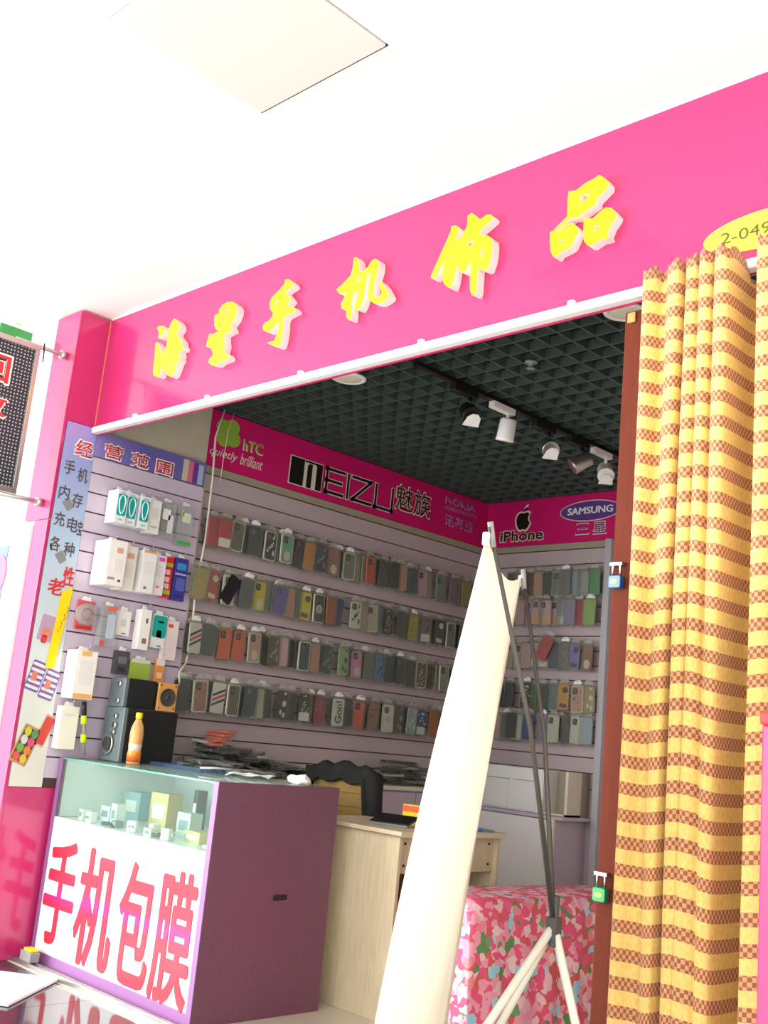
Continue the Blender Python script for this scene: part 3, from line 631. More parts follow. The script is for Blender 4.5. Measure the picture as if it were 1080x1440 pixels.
# ================================================================ glass counter
CX0, CX1, CY0, CY1, CZ = -4.968, -3.66, 2.81, 3.50, .955
gc = thing('glass_counter', 'purple shop counter with glass display top and red lettered white front', 'counter', (0, 0, 0))
bx('side_panel', 'purple', gc, CX1-.03, CX1, CY0, CY1, 0, CZ, bevel=.003)
bx('side_panel', 'purple', gc, CX0, CX0+.03, CY0, CY1, 0, CZ, bevel=.003)
bx('edge_strip', 'purple_edge', gc, CX1-.031, CX1+.001, CY0-.004, CY0, 0, CZ); bx('edge_strip', 'purple_edge', gc, CX0-.001, CX0+.031, CY0-.004, CY0, 0, CZ)
bx('kick_board', 'purple_edge', gc, CX0+.03, CX1-.03, CY0-.003, CY0+.02, 0, .052, bevel=.002)
fp = bx('front_panel', 'white_gloss', gc, CX0+.031, CX1-.031, CY0-.002, CY0+.012, .053, .672)
bx('front_glass', 'glass', gc, CX0+.031, CX1-.031, CY0+.002, CY0+.007, .673, CZ-.008)
tg = bx('top_glass', 'glass', gc, CX0+.031, CX1-.031, CY0, CY1, CZ-.008, CZ)
b = nb(); box(b, CX0+.031, CX1-.031, CY0-.002, CY0, CZ-.008, CZ); obj('glass_rim', b, 'glass_edge', tg)
bx('shelf', 'white_gloss', gc, CX0+.031, CX1-.031, CY0+.015, CY1-.02, .655, .67)
bx('side_liner', 'white_gloss', gc, CX0+.030, CX0+.033, CY0+.02, CY1-.02, .672, CZ-.01); bx('back_panel', 'white', gc, CX0+.031, CX1-.031, CY1-.018, CY1-.002, .04, .93); bx('base_board', 'purple', gc, CX0+.031, CX1-.031, CY0+.02, CY1-.02, .03, .05)
bx('side_handle', 'black', gc, CX1, CX1+.006, 3.17, 3.245, .475, .497, bevel=.004)
for body, a0, a1, z0, z1 in (('手', -4.965+.03, -4.635, .10, .575), ('机', -4.63, -4.285, .065, .575), ('包', -4.275, -3.985, .06, .565), ('膜', -3.99, -3.695, .045, .575)):
    text(body, a0+.01, a1-.01, z0, z1, CY0-.0035, 'F', 'film_red', fp, fat=.03)
# foot and small block on the floor
bf = thing('floor_block', 'small grey block with a yellow cap on the floor at the counter foot', 'block', (-4.86, 2.745, .02))
bx('block', 'grey', bf, -.05, .05, -.025, .025, 0, .045, bevel=.004); bx('cap', 'yellow', bf, -.03, .04, -.02, .02, .045, .058, bevel=.003)
wbd = tag(bx('white_board', 'white_gloss', None, -.24, .24, -.33, .17, 0, .012, bevel=.002, loc=(-4.62, 2.44, .002), rot=(0, 0, math.radians(38))), 'white board lying flat on the dark floor before the pink column', 'board')
# goods lying inside the glass compartment
inside = [('small_box', (-4.75, 3.00), (.10, .06, .075), (226, 236, 240), 'pale grey'), ('small_box', (-4.60, 2.95), (.07, .05, .10), (234, 234, 230), 'white upright'),
          ('small_box', (-4.46, 3.12), (.13, .09, .17), (206, 176, 116), 'large tan'), ('small_box', (-4.30, 3.20), (.05, .05, .2), (66, 64, 66), 'tall black'),
          ('small_box', (-4.16, 3.05), (.10, .07, .11), (196, 210, 206), 'grey green'), ('small_box', (-3.98, 2.98), (.13, .08, .05), (214, 196, 140), 'low buff'),
          ('small_box', (-3.83, 3.02), (.10, .10, .09), (224, 216, 190), 'cream'), ('small_box', (-3.90, 3.25), (.15, .10, .16), (236, 238, 236), 'big white'),
          ('small_box', (-4.82, 2.90), (.06, .04, .05), (240, 240, 236), 'tiny white'), ('small_box', (-4.20, 2.88), (.06, .05, .035), (236, 230, 210), 'flat ivory'), ('small_box', (-4.05, 3.22), (.09, .09, .19), (238, 240, 240), 'tall white'), ('small_box', (-4.52, 2.90), (.07, .04, .03), (110, 130, 140), 'slate grey'), ('small_box', (-3.72, 2.92), (.05, .05, .07), (206, 190, 150), 'small khaki'),
          ('small_box', (-4.85, 3.22), (.12, .10, .14), (150, 196, 210), 'light blue'), ('small_box', (-4.62, 3.3), (.16, .08, .15), (230, 232, 226), 'wide white')]
for nm, (x, y), (w, d, hh), c, desc in inside:
    t = thing('small_box', '%s packet lying inside the glass compartment of the counter' % desc, 'packet', (x, y, .67), random.uniform(-.3, .3), 'goods inside the glass counter')
    bx('carton', colour(c), t, -w/2, w/2, -d/2, d/2, 0, hh, bevel=.002)
    bx('label_patch', 'white' if sum(c) < 560 else colour((120, 140, 150)), t, -w*.32, w*.32, -d/2-.0012, -d/2, hh*.3, hh*.7)
for k, (x, y) in enumerate(((-4.70, 2.87), (-4.36, 2.88), (-4.24, 2.92), (-4.07, 2.87))):
    t = thing('charger_plug', 'white charger plug, %s from the left inside the glass counter' % ORD[k], 'charger', (x, y, .67), k*.7, 'chargers inside the glass counter')
    bx('plug_body', 'white_gloss', t, -.022, .022, -.02, .02, 0, .05, bevel=.005)
    b = nb(); 
    for s in (-1, 1): box(b, s*.008-.002, s*.008+.002, -.036, -.02, .02, .03)
    obj('prongs', b, 'metal', t)
for k, (x, y, m) in enumerate(((-4.55, 2.87, 'black'), (-4.14, 2.88, 'dark_grey'), (-3.76, 2.88, 'white'))):
    t = thing('coiled_cable', '%s coiled cable inside the glass counter' % ('black', 'dark grey', 'white')[k], 'cable', (x, y, .67), 0, 'cables inside the glass counter')
    b = nb(); tube(b, [((.035+.002*math.sin(a*3))*math.cos(a), .028*math.sin(a), .006+.012*a/19) for a in [i*.45 for i in range(43)]], .0035, 6); obj('coil', b, m, t)
    bx('connector', m, t, .03, .05, -.006, .006, 0, .010, bevel=.002)

# ---- things standing on the counter
sw = thing('subwoofer', 'big black speaker with a grey front standing on the counter', 'speaker', (-4.835, 3.12, CZ))
bx('cabinet', 'black_matt', sw, -.09, .09, -.10, .20, .004, .268, bevel=.004)
fr_ = bx('front', 'speaker_grey', sw, -.092, .092, -.125, -.10, .002, .272, bevel=.006)
b = nb(); lathe(b, [(.048, 0), (.056, -.006), (.046, -.010), (.030, .004), (.012, .0), (.001, -.004)], 24, (-.02, -.126, .085), axis='Y'); obj('port_ring', b, 'metal', sw)
b = nb(); lathe(b, [(.036, -.007), (.020, -.004), (.002, -.006)], 20, (-.02, -.129, .085), axis='Y'); obj('driver_cone', b, 'dark_grey', sw)
for z, r in ((.225, .014), (.18, .018), (.145, .012)):
    b = nb(); lathe(b, [(r, 0), (r, -.014), (r*.8, -.016)], 16, (.03, -.126, z), axis='Y'); obj('knob', b, 'chrome', sw)
sa = thing('small_speaker', 'small black speaker with a grey front on top of the big speaker', 'speaker', (-4.835, 3.075, CZ+.272))
bx('cabinet', 'black_matt', sa, -.07, .07, -.06, .10, 0, .145, bevel=.004); bx('front', 'speaker_grey', sa, -.072, .072, -.085, -.06, 0, .147, bevel=.005)
for z in (.03, .115): b = nb(); lathe(b, [(.014, 0), (.014, -.01), (.008, -.012)], 14, (.03, -.086, z), axis='Y'); obj('knob', b, 'chrome', sa)
sp = thing('small_speaker', 'small speaker with an orange wooden face on top of the big speaker', 'speaker', (-4.80, 3.235, CZ+.272))
bx('cabinet', 'black_matt', sp, -.06, .048, -.055, .055, 0, .142, bevel=.003); bx('face', 'orange_wood', sp, .048, .060, -.057, .057, 0, .144, bevel=.002)
b = nb(); lathe(b, [(.046, 0), (.046, .006), (.040, .004), (.024, -.004), (.012, -.004), (.010, .004), (.002, .006)], 24, (.061, 0, .07), axis='X'); obj('driver', b, 'speaker_cone', sp)
for y in (-.045, .045):
    for z in (.014, .13): b = nb(); lathe(b, [(.005, 0), (.004, .002)], 8, (.060, y, z), axis='X'); obj('screw', b, 'black', sp)
bo = thing('juice_bottle', 'plastic juice bottle with yellow cap and orange label on the counter', 'bottle', (-4.66, 3.03, CZ))
b = nb(); lathe(b, [(.028, 0), (.034, .006), (.034, .05), (.030, .07), (.033, .10), (.034, .15), (.030, .18), (.016, .215), (.013, .222)], 20); obj('bottle_body', b, 'bottle_clear', bo)
b = nb(); lathe(b, [(.015, .222), (.017, .224), (.017, .248), (.014, .252)], 18); obj('cap', b, 'yellow', bo)
b = nb(); lathe(b, [(.0345, .012), (.0348, .05), (.031, .07), (.0335, .10)], 20); obj('label', b, 'juice_label', bo)
b = nb(); lathe(b, [(.029, .004), (.0325, .01), (.0325, .05), (.029, .07), (.0322, .10), (.0325, .15), (.028, .17)], 16); obj('juice', b, 'juice', bo)
ss = thing('selfie_stick', 'black stick with two neon yellow bands hanging by the speakers', 'stick', (-4.90, 2.865, .97))
b = nb(); tube(b, [(0, .03, 0), (0, 0, .20)], .009, 10); obj('tube', b, 'grey', ss)
b = nb(); tube(b, [(0, -.002, .20), (0, -.012, .265)], [.013, .012], 10); obj('grip', b, 'black', ss)
for z in (.085, .175): b = nb(); tube(b, [(0, .03-.15*z, z-.02), (0, .03-.15*z-.006, z+.02)], .015, 10); obj('band', b, 'neon', ss)
bt = thing('blue_tray', 'clear blue plastic tray on the counter behind the bottle', 'tray', (-4.50, 3.28, CZ), .05)
b = nb(); box(b, -.2, .2, -.12, .12, 0, .004)
for s in (-1, 1): box(b, -.2, .2, s*.118-.002, s*.118+.002, .004, .02); box(b, s*.198-.002, s*.198+.002, -.116, .116, .004, .02)
obj('tray_body', b, 'blue_clear', bt)
b = nb(); tube(b, [(.2, -.12, .021), (.24, -.05, .026), (.2, .12, .021)], .004, 6); obj('tray_rim', b, 'white', bt)
pp = thing('paper_sheet', 'loose white paper on the counter top', 'paper', (-4.03, 3.27, CZ+.001), .5)
b = nb(); rws = [[b.verts.new((-.10+.2*i/6, -.07+.14*j/3, .004+.018*abs(math.sin(i*.9+j)))) for i in range(7)] for j in range(4)]
for j in range(3):
    for i in range(6): b.faces.new((rws[j][i], rws[j][i+1], rws[j+1][i+1], rws[j+1][i]))
o = obj('sheet', b, 'paper', pp); s = o.modifiers.new('thickness', 'SOLIDIFY'); s.thickness = .001
pc = thing('paper_scrap', 'crumpled white tissue on the counter near the purple side', 'paper', (-3.79, 3.36, CZ+.001), .2)
b = nb(); bmesh.ops.create_icosphere(b, subdivisions=2, radius=.05)
for v in b.verts: v.co = Vector((v.co.x*1.3, v.co.y*.8, max(0, v.co.z*.45+.018+.012*math.sin(v.co.x*90)*math.cos(v.co.y*70))))
obj('tissue', b, 'paper', pc)

# ================================================================ goods on the column slats
def hook(parent, x, y, z, ln, ax):
    b = nb()
    pts = [(0, 0, 0), (ln, 0, .004), (ln+.004, 0, .014)] if ax == 'x' else [(0, 0, 0), (0, -ln, .004), (0, -ln-.004, .014)]
    tube(b, pts, .0022, 5); return obj('peg_hook', b, 'chrome', parent, (x, y, z))
def pack(label, y, z, w, hh, d, c, parts, group, x=XW+.012, name='hanging_pack', tilt=0.0, cat='packet', clear=False):
    t = thing(name, label, cat, (x, y, z), 0, group, (math.radians(tilt), 0, 0))
    mt = 'blister' if clear else colour(c, .35)
    bx('carton', mt, t, 0, d, -w/2, w/2, -hh/2, hh/2, bevel=.002)
    b = nb(); prism(b, [(-w*.28, hh/2), (w*.28, hh/2), (w*.2, hh/2+.022), (-w*.2, hh/2+.022)], d*.5-.001, d*.5+.001, 'YZ'); obj('hang_tab', b, 'white', t)
    for (u, v, pw, ph, pc) in parts:
        b = nb(); prism(b, rrect(w*pw, hh*ph, min(w*pw, hh*ph)*.18, w*u, hh*v), d, d+.0012, 'YZ'); obj('printed_patch', b, colour(pc, .35), t)
    hook(cl, XW, y, z+hh/2+.016, min(d+.03, .13), 'x')
    return t
TEAL = (0, 172, 172)
def loop_print(t, d, hh):
    b = nb(); tube(b, [(d+.002, .018*math.sin(a)*(1+.3*math.cos(a)), .05*math.cos(a)+.01) for a in [i*.42 for i in range(16)]], .0035, 5); obj('cable_picture', b, 'white', t)
G1 = 'packets hanging on the column slats'
for k, (y, nm) in enumerate(((2.885, 'leftmost'), (2.955, 'middle'), (3.035, 'rightmost'))):
    t = pack('%s of three teal and white cable boxes on the column slats' % nm, y, 2.25, .066, .175, .10 if k == 0 else .085, (236, 246, 246), [(0, .05, .82, .66, TEAL), (0, .42, .5, .05, (180, 200, 210)), (0, -.40, .4, .05, (190, 190, 180))], G1, name='cable_box')
    loop_print(t, (.10 if k == 0 else .085)+.001, .175)
pack('white box right of the teal cable boxes, top row of the column', 3.112, 2.245, .07, .185, .07, (240, 240, 234), [(0, .1, .6, .3, (226, 224, 220)), (0, -.3, .6, .06, (200, 196, 190))], G1)
pack('crinkled clear silver pouch in the top row of the column', 3.21, 2.25, .10, .20, .045, (225, 228, 226), [(-.1, .15, .5, .3, (246, 246, 246)), (.2, -.1, .35, .5, (232, 232, 234)), (-.2, -.2, .25, .2, (150, 160, 120))], G1, clear=True)
pack('clear pack with a green base at the right of the column top row', 3.335, 2.245, .095, .22, .04, (228, 232, 220), [(0, -.45, .95, .1, (70, 176, 90)), (0, .2, .6, .25, (222, 226, 206)), (-.3, .3, .15, .15, (170, 210, 130))], G1, clear=True)
pack('large white box at the left of the second column row', 2.875, 1.945, .105, .235, .15, (250, 248, 244), [(.1, .28, .35, .12, (236, 170, 150)), (-.2, -.35, .4, .05, (160, 156, 150)), (.25, -.38, .15, .05, (60, 60, 60)), (.1, -.05, .5, .3, (242, 240, 236))], G1)
pack('white box with orange print, second column row, beside the largest box', 2.985, 1.94, .085, .235, .09, (248, 244, 238), [(.05, .28, .5, .12, (236, 180, 150)), (0, -.05, .6, .3, (240, 234, 228))], G1)
pack('slim white box with orange top edge in the second column row', 3.10, 1.94, .085, .225, .10, (248, 248, 248), [(0, .47, .95, .05, (240, 170, 120)), (-.1, -.38, .2, .06, (120, 120, 130)), (0, .1, .7, .3, (240, 240, 242))], G1)
pack('white box with a magenta corner in the second column row', 3.188, 1.94, .075, .215, .07, (244, 240, 242), [(.12, .40, .5, .1, (236, 90, 190)), (0, -.3, .3, .06, (230, 150, 150)), (0, .1, .6, .3, (236, 228, 232))], G1)
pack('red and green blister card in the second column row', 3.265, 1.945, .07, .225, .03, (232, 40, 52), [(0, .30, .95, .09, (170, 210, 50)), (0, .12, .5, .12, (250, 220, 220)), (0, -.06, .5, .12, (250, 220, 220)), (0, -.22, .55, .12, (240, 220, 220)), (0, -.37, .95, .1, (160, 205, 60))], G1)
pack('dark blue earphone pack with a round emblem in the second column row', 3.35, 1.945, .085, .235, .035, (58, 56, 150), [(0, .30, .7, .16, (60, 150, 220)), (0, .12, .85, .04, (190, 190, 220)), (.05, -.12, .7, .30, (90, 100, 190)), (0, -.4, .7, .05, (40, 40, 110))], G1)
t = pack('round clear blister with earphones on a red card, third column row', 2.82, 1.668, .10, .15, .012, (214, 96, 100), [(0, -.42, .9, .1, (200, 50, 60))], G1)
b = nb(); lathe(b, [(.058, 0), (.056, .025), (.035, .042), (.003, .046)], 24, (.013, 0, .005), axis='X'); obj('blister_dome', b, 'blister', t)
b = nb(); tube(b, [(.03, .03*math.cos(a), .005+.03*math.sin(a)) for a in [i*.5 for i in range(12)]], .004, 5); obj('earphone_wire', b, 'dark_grey', t)
pack('clear box with red corners in the third column row', 2.945, 1.628, .095, .21, .05, (220, 224, 232), [(.05, .44, .6, .1, (236, 110, 80)), (-.3, -.42, .3, .12, (230, 90, 80)), (.1, 0, .5, .6, (196, 206, 224))], G1, clear=True)
pack('square white pack with a faint emblem in the third column row', 3.045, 1.66, .085, .13, .02, (246, 244, 240), [(0, 0, .4, .3, (226, 220, 214)), (.1, -.42, .3, .05, (110, 130, 120))], G1)
pack('tall white pack with a small dark square in the third column row', 3.155, 1.640, .065, .215, .06, (250, 250, 246), [(.1, .22, .2, .12, (110, 106, 100)), (.05, -.28, .4, .13, (150, 110, 100))], G1)
pack('teal and white box in the third column row', 3.258, 1.645, .09, .18, .04, (240, 244, 240), [(0, .14, .98, .66, (0, 174, 160)), (.05, .28, .4, .05, (200, 236, 230)), (0, -.12, .35, .3, (240, 240, 236)), (.1, -.44, .3, .05, (90, 160, 130))], G1)
pack('pale pink box at the right end of the third column row', 3.345, 1.608, .09, .215, .03, (240, 226, 226), [(-.1, .36, .35, .09, (224, 90, 70)), (0, -.1, .6, .4, (236, 220, 222))], G1)
pack('big rounded white pack with orange ends at the left of the column', 2.815, 1.365, .115, .24, .11, (250, 248, 240), [(-.05, .44, .5, .1, (244, 196, 120)), (0, -.44, .9, .1, (244, 184, 110)), (0, .05, .7, .5, (240, 240, 238))], G1)
pack('plain white pack below the white and orange pack', 2.80, 1.10, .10, .21, .05, (246, 244, 232), [(0, .3, .6, .06, (232, 230, 218))], G1)
fz = pack('dark crinkled pack hanging above the small speaker', 3.065, 1.455, .085, .12, .03, (80, 78, 84), [(0, .1, .6, .3, (120, 118, 124)), (0, -.3, .5, .2, (50, 50, 54))], G1)
pack('lime green pouch hanging behind the small speakers', 3.185, 1.43, .13, .10, .02, (170, 200, 70), [(0, .45, .9, .2, (226, 226, 214))], G1)
pack('narrow orange pack at the right edge of the column', 3.31, 1.375, .055, .26, .02, (246, 160, 70), [(0, .42, .95, .14, (240, 236, 226)), (0, .15, .6, .12, (248, 220, 180))], G1)
cd = thing('electric_wire', 'cream wire hanging down beside the column slats', 'wire', (-4.962, 3.485, 0))
b = nb(); tube(b, [(0, .03, 2.98), (.0, -.01, 2.80), (.01, .0, 2.55), (.0, .012, 2.2), (.005, -.012, 1.9), (0, .006, 1.62), (.01, -.015, 1.50)], .006, 6); obj('cord_line', b, 'cream', cd)
b = nb(); tube(b, [(0, .10, 2.98), (.02, .06, 2.86), (.02, .05, 2.70), (.01, .055, 2.55)], .0022, 5); obj('side_strand', b, 'cream', cd)
b = nb(); tube(b, [(.01, -.015, 1.50), (.02, -.06, 1.44), (.015, -.02, 1.30)], .006, 6); obj('cord_tail', b, 'cream', cd)

# ================================================================ phone cases: shared meshes, one object per case
def case_mesh():
    b = nb(); prism(b, rrect(.084, .168, .013), -.005, .005, 'XZ')
    bmesh.ops.bevel(b, geom=[e for e in b.edges if len(e.link_faces) == 2 and e.calc_face_angle(0) > 1.2], offset=.002, segments=1, affect='EDGES')
    return mesh('case_shell', b, 'black')
CASE = case_mesh()
b = nb(); prism(b, rrect(.106, .196, .006), -.0090, -.0086, 'XZ'); POUCH = mesh('clear_pouch', b, 'pouch')
b = nb(); prism(b, [(-.034, .094), (.034, .094), (.030, .112), (.014, .124), (-.014, .124), (-.030, .112)], -.0015, .0015, 'XZ'); TAB = mesh('hang_tab', b, 'cream')
b = nb(); prism(b, rrect(.034, .040, .008, -.016, .052), -.0075, -.005, 'XZ'); CAMR = mesh('camera_cutout', b, 'black')
b = nb()
for dz in (.060, .044): prism(b, ellipse(.011, .011, -.022, dz, 10), -.0082, -.0075, 'XZ')
prism(b, ellipse(.010, .010, -.009, .052, 10), -.0082, -.0075, 'XZ'); LENS = mesh('lens', b, 'grey')
b = nb(); o_, i_ = rrect(.094, .176, .014), rrect(.082, .162, .012)
for y0, y1 in ((-.006, -.004),):
    ov_ = [b.verts.new((u, y0, v)) for u, v in o_]; iv_ = [b.verts.new((u, y0, v)) for u, v in i_]; ov2 = [b.verts.new((u, .004, v)) for u, v in o_]
    for k in range(len(o_)):
        n = (k+1) % len(o_); b.faces.new((ov_[k], ov_[n], iv_[n], iv_[k])); b.faces.new((ov_[n], ov_[k], ov2[k], ov2[n]))
RIM = mesh('card_rim', b, 'cream')
b = nb(); lathe(b, [(.026, 0), (.026, -.002), (.019, -.002), (.019, 0)], 20, (0, -.0052, -.005), axis='Y'); RING = mesh('printed_ring', b, 'white')
STRIPES = []
for k, m in enumerate(('black', 'red_ink', 'black')):
    b = nb(); z = -.024 + .027*k; prism(b, [(-.040, z-.026), (.040, z+.012), (.040, z+.026), (-.040, z-.012)], -.0065, -.005, 'XZ'); STRIPES.append(mesh('printed_stripe', b, m))
b = nb(); prism(b, ellipse(.05, .06, .004, -.045, 18), -.0065, -.005, 'XZ'); BLOB = mesh('printed_figure', b, 'cream')
rr = random.Random(3); SPOTS = []
for q in range(6):                                     # a few different sprinkled prints
    b = nb()
    for k in range((14, 5, 22, 8, 3, 11)[q]):
        m_ = (1, 1.9, .6, 1.3, 2.6, .8)[q]; w_, h_ = m_*rr.uniform(.008, .018), m_*rr.uniform(.008, .02)
        prism(b, ellipse(w_, h_, rr.uniform(-.038+w_/2, .038-w_/2), rr.uniform(-.078+h_/2, .078-h_/2), 8), -.0064 - k*1e-5, -.005, 'XZ')
    SPOTS.append(mesh('printed_spots', b, 'white'))
b = nb(); prism(b, rrect(.078, .050, .006, 0, -.052), -.0066, -.005, 'XZ'); LOWER = mesh('lower_print', b, 'white')
def part(name, me, parent, m=None):
    o = link(name, me, parent)
    if m is not None: set_mat(o, m)
    return o
def phone_case(label, loc, rz, c, style, group, front=True, tilt=0.0):
    t = thing('phone_case', label, 'phone case', loc, 0, group, (0, math.radians(tilt), rz))
    sh = part('case_shell', CASE, t, colour(c, .35))
    part('clear_pouch', POUCH, t); part('hang_tab', TAB, t, random.choice(['clear_header', 'clear_header', 'clear_header', 'white', 'trim_beige']))
    if not front: return t
    if 'p' in style or 'f' in style:
        cm = part('camera_cutout', CAMR, t, 'black' if sum(c) > 170 else 'dark_grey'); part('lens', LENS, cm)
    if 'f' in style: part('card_rim', RIM, t, 'cream')
    if 'r' in style: part('printed_ring', RING, t)
    if 's' in style:
        for q in STRIPES: part('printed_stripe', q, t)
    if 'b' in style: part('printed_figure', BLOB, t, 'cream')
    if 'd' in style: part('printed_spots', random.choice(SPOTS), t, random.choice(['white', 'cream', 'grey', 'trim_beige']) if sum(c) < 380 else random.choice(['dark_grey', 'text_dark', 'trim_beige', 'cream']))
    if 'l' in style: part('lower_print', LOWER, t, colour((246, 186, 130)))
    if 'w' in style: part('lower_print', LOWER, t, 'white')
    return t
K = dict(red=(200, 40, 56), redp=(206, 70, 90), olive=(110, 112, 92), dgreen=(36, 58, 52), black=(30, 32, 34), mint=(120, 196, 164), plum=(52, 40, 52), orange=(240, 96, 48), amber=(214, 146, 76),
         navy=(34, 54, 74), tan=(172, 122, 96), grey=(134, 134, 126), dgrey=(74, 76, 74), smoke=(98, 102, 96), peach=(226, 168, 148), teal=(34, 72, 82), pink=(228, 184, 196), ggreen=(138, 156, 146), mauve=(140, 112, 134),
         mustard=(170, 148, 72), vermil=(206, 84, 62), yellow=(238, 216, 40), purple=(96, 88, 172), rust=(196, 104, 64), blue=(44, 74, 150), white=(232, 228, 220), beige=(206, 196, 176), lemon=(196, 188, 60),
         lgreen=(166, 206, 140), hotpink=(232, 150, 200), sky=(110, 150, 206), cocoa=(88, 74, 60), lgrey=(186, 186, 184), crimson=(176, 40, 66), lblue=(170, 186, 206), lilac=(168, 148, 190), lime=(150, 190, 60),
         salmon=(232, 148, 122), maroon=(96, 40, 48), green=(98, 170, 112), iris=(150, 140, 210), dblue=(50, 62, 96), orangy=(230, 168, 70), leaf=(60, 120, 50), bluegrey=(126, 146, 154))
CN = dict(red='red', redp='pinkish red', olive='olive grey', dgreen='dark green', black='black', mint='mint green', plum='dark plum', orange='orange', amber='amber', navy='dark navy', tan='tan brown', grey='grey', dgrey='dark grey',
          smoke='smoky grey', peach='peach', teal='dark teal', pink='pale pink', ggreen='grey green', mauve='mauve', mustard='mustard', vermil='vermilion', yellow='bright yellow', purple='purple', rust='rust orange', blue='blue',
          white='white', beige='beige', lemon='lemon', lgreen='light green', hotpink='bright pink', sky='sky blue', cocoa='dark brown', lgrey='light grey', crimson='crimson', lblue='pale blue', lilac='lilac', lime='lime green',
          salmon='salmon', maroon='maroon', green='green', iris='iridescent', dblue='dark blue', orangy='yellow orange', leaf='leaf green', bluegrey='blue grey')
ROWS = [
 (2.252, [3.532,3.608,3.698,3.834,3.951,4.068,4.188,4.271,4.351,4.462,4.614,4.787,4.907,5.009,5.099,5.185,5.298,5.474,5.609,5.749,5.86],
  'redp: red:w olive:f dgreen:p black:fd mint:fb plum:p amber: navy:d tan:b grey:f orange:p dgrey:p black: peach: teal:p pink:p ggreen:p mauve: mustard: dgrey:p'),
 (1.945, [3.475,3.565,3.684,3.808,3.922,4.054,4.136,4.198,4.285,4.381,4.471,4.557,4.683,4.864,4.996,5.111,5.249,5.385,5.496,5.624,5.74],
  'mustard: vermil:d white:f dgrey: yellow:pb purple:p peach: grey:p yellow:d dgrey:fr rust: blue: white:pdr beige:f black:d dgrey: lemon:d mauve:dw plum:d grey:f smoke:p'),
 (1.640, [3.485,3.58,3.707,3.811,3.93,4.071,4.138,4.295,4.406,4.508,4.619,4.751,4.847,4.95,5.037,5.153,5.256,5.384,5.603,5.72],
  'white:s dgreen: orange:p orange:p peach:fb cocoa:d pink: teal:fp peach: teal:d lgreen:d hotpink:pb olive: sky:d dgreen: dgreen:p dgreen: cocoa:fd lgrey:f smoke:p'),
 (1.330, [3.478,3.565,3.695,3.795,3.924,3.995,4.06,4.168,4.348,4.493,4.62,4.712,4.823,4.953,5.092,5.201,5.29,5.403,5.508,5.64],
  'dgreen: tan:fd white:s olive:f navy:p beige: black: black:d black:dw crimson:d white: black:p orange:p tan:d white:fr cocoa:d lblue:d blue:dw rust: dgrey:p')]
ROWN = ['top', 'second', 'third', 'bottom']
for ri, (z, ysx, spec) in enumerate(ROWS):
    for k, (y, sp_) in enumerate(zip(ysx, spec.split())):
        cn, st = sp_.split(':')
        nm = ORD[k] if k < 20 else 'last'
        lab = '%s phone case in clear pouch, %s from column, %s row of long wall' % (CN[cn], nm, ROWN[ri])
        dx = random.uniform(.075, .115); zz = z + random.uniform(-.006, .006)
        c = tuple(max(0, min(255, v + random.randint(-6, 6))) for v in K[cn])
        tl = -28 if (ri == 1 and k == 2) else random.uniform(-4, 4)
        t = phone_case(lab, (XL+dx, y, zz), math.radians(90 + random.uniform(-8, 8)), K[cn], st, 'phone cases in clear pouches on the long wall', True, tl if abs(tl) < 10 else 0)
        if ri == 1 and k == 2:
            sl = part('case_shell', CASE, t, 'black'); sl.location = (.004, -.012, .004); sl.rotation_euler = (0, math.radians(28), 0)
        if ri == 3 and k == 10:
            me = glyph_mesh('Gon!', .02, 0, mats=('black',)); xs_ = [v.co.x for v in me.vertices]; ys_ = [v.co.y for v in me.vertices]
            x0_, x1_, y0_, y1_ = min(xs_), max(xs_), min(ys_), max(ys_)
            for v in me.vertices: v.co = (.026 - .052*(v.co.y-y0_)/(y1_-y0_), -.0070, -.068 + .136*(v.co.x-x0_)/(x1_-x0_))
            link('lettering', me, t)
        lab2 = 'spare case hanging behind the %s pouch from column, %s row of long wall' % (nm, ROWN[ri])
        gap = (ysx[k+1]-y) if k+1 < len(ysx) else 0
        oy = gap/2 if gap > .128 else random.uniform(-.012, .012)
        if gap > .128: lab2 = 'spare case hanging just after the %s pouch from column, %s row of long wall' % (nm, ROWN[ri])
        dk = random.choice(['smoke', 'dgrey', 'black', 'olive', 'grey', 'cocoa', 'dgreen', 'beige', 'lgrey'])
        phone_case(lab2, (XL+dx-.035, y+oy, zz+random.uniform(-.006, .01)), math.radians(90+random.uniform(-5, 5)), K[dk], '', 'spare phone cases behind on the long wall', False, random.uniform(-2, 2))
        hook(wl, XL, y, zz+.112, dx+.03, 'x')
BROWS = [
 (2.345, [-4.70,-4.60,-4.539,-4.459,-4.376,-4.297,-4.225,-4.15,-4.08,-4.0], 'cocoa: olive:d maroon: peach: dgreen: grey:f grey: lblue: lgrey: green:'),
 (2.148, [-4.68,-4.596,-4.517,-4.44,-4.375,-4.31,-4.25,-4.184,-4.116,-4.02], 'pink: pink: pink:p pink:pl pink:pl pink:pl lblue:w lilac: red: lime:'),
 (1.850, [-4.68,-4.589,-4.516,-4.455,-4.387,-4.345,-4.28,-4.209,-4.123,-4.035], 'beige:p beige:p pink:d pink:w lilac:w red: dblue: grey:d iris:d tan:b'),
 (1.575, [-4.73,-4.641,-4.511,-4.43,-4.37,-4.28,-4.182,-4.074,-3.995], 'black: dgreen: plum:d leaf:d dgreen: bluegrey:d orangy:d peach:fd mustard:d'),
 (1.365, [-4.74,-4.659,-4.609,-4.571,-4.454,-4.341,-4.252,-4.183,-4.083,-4.0], 'pink: olive: black: white: blue: lilac: white:f black: white:fb lblue:')]
BN = ['top', 'second', 'middle', 'fourth', 'bottom']
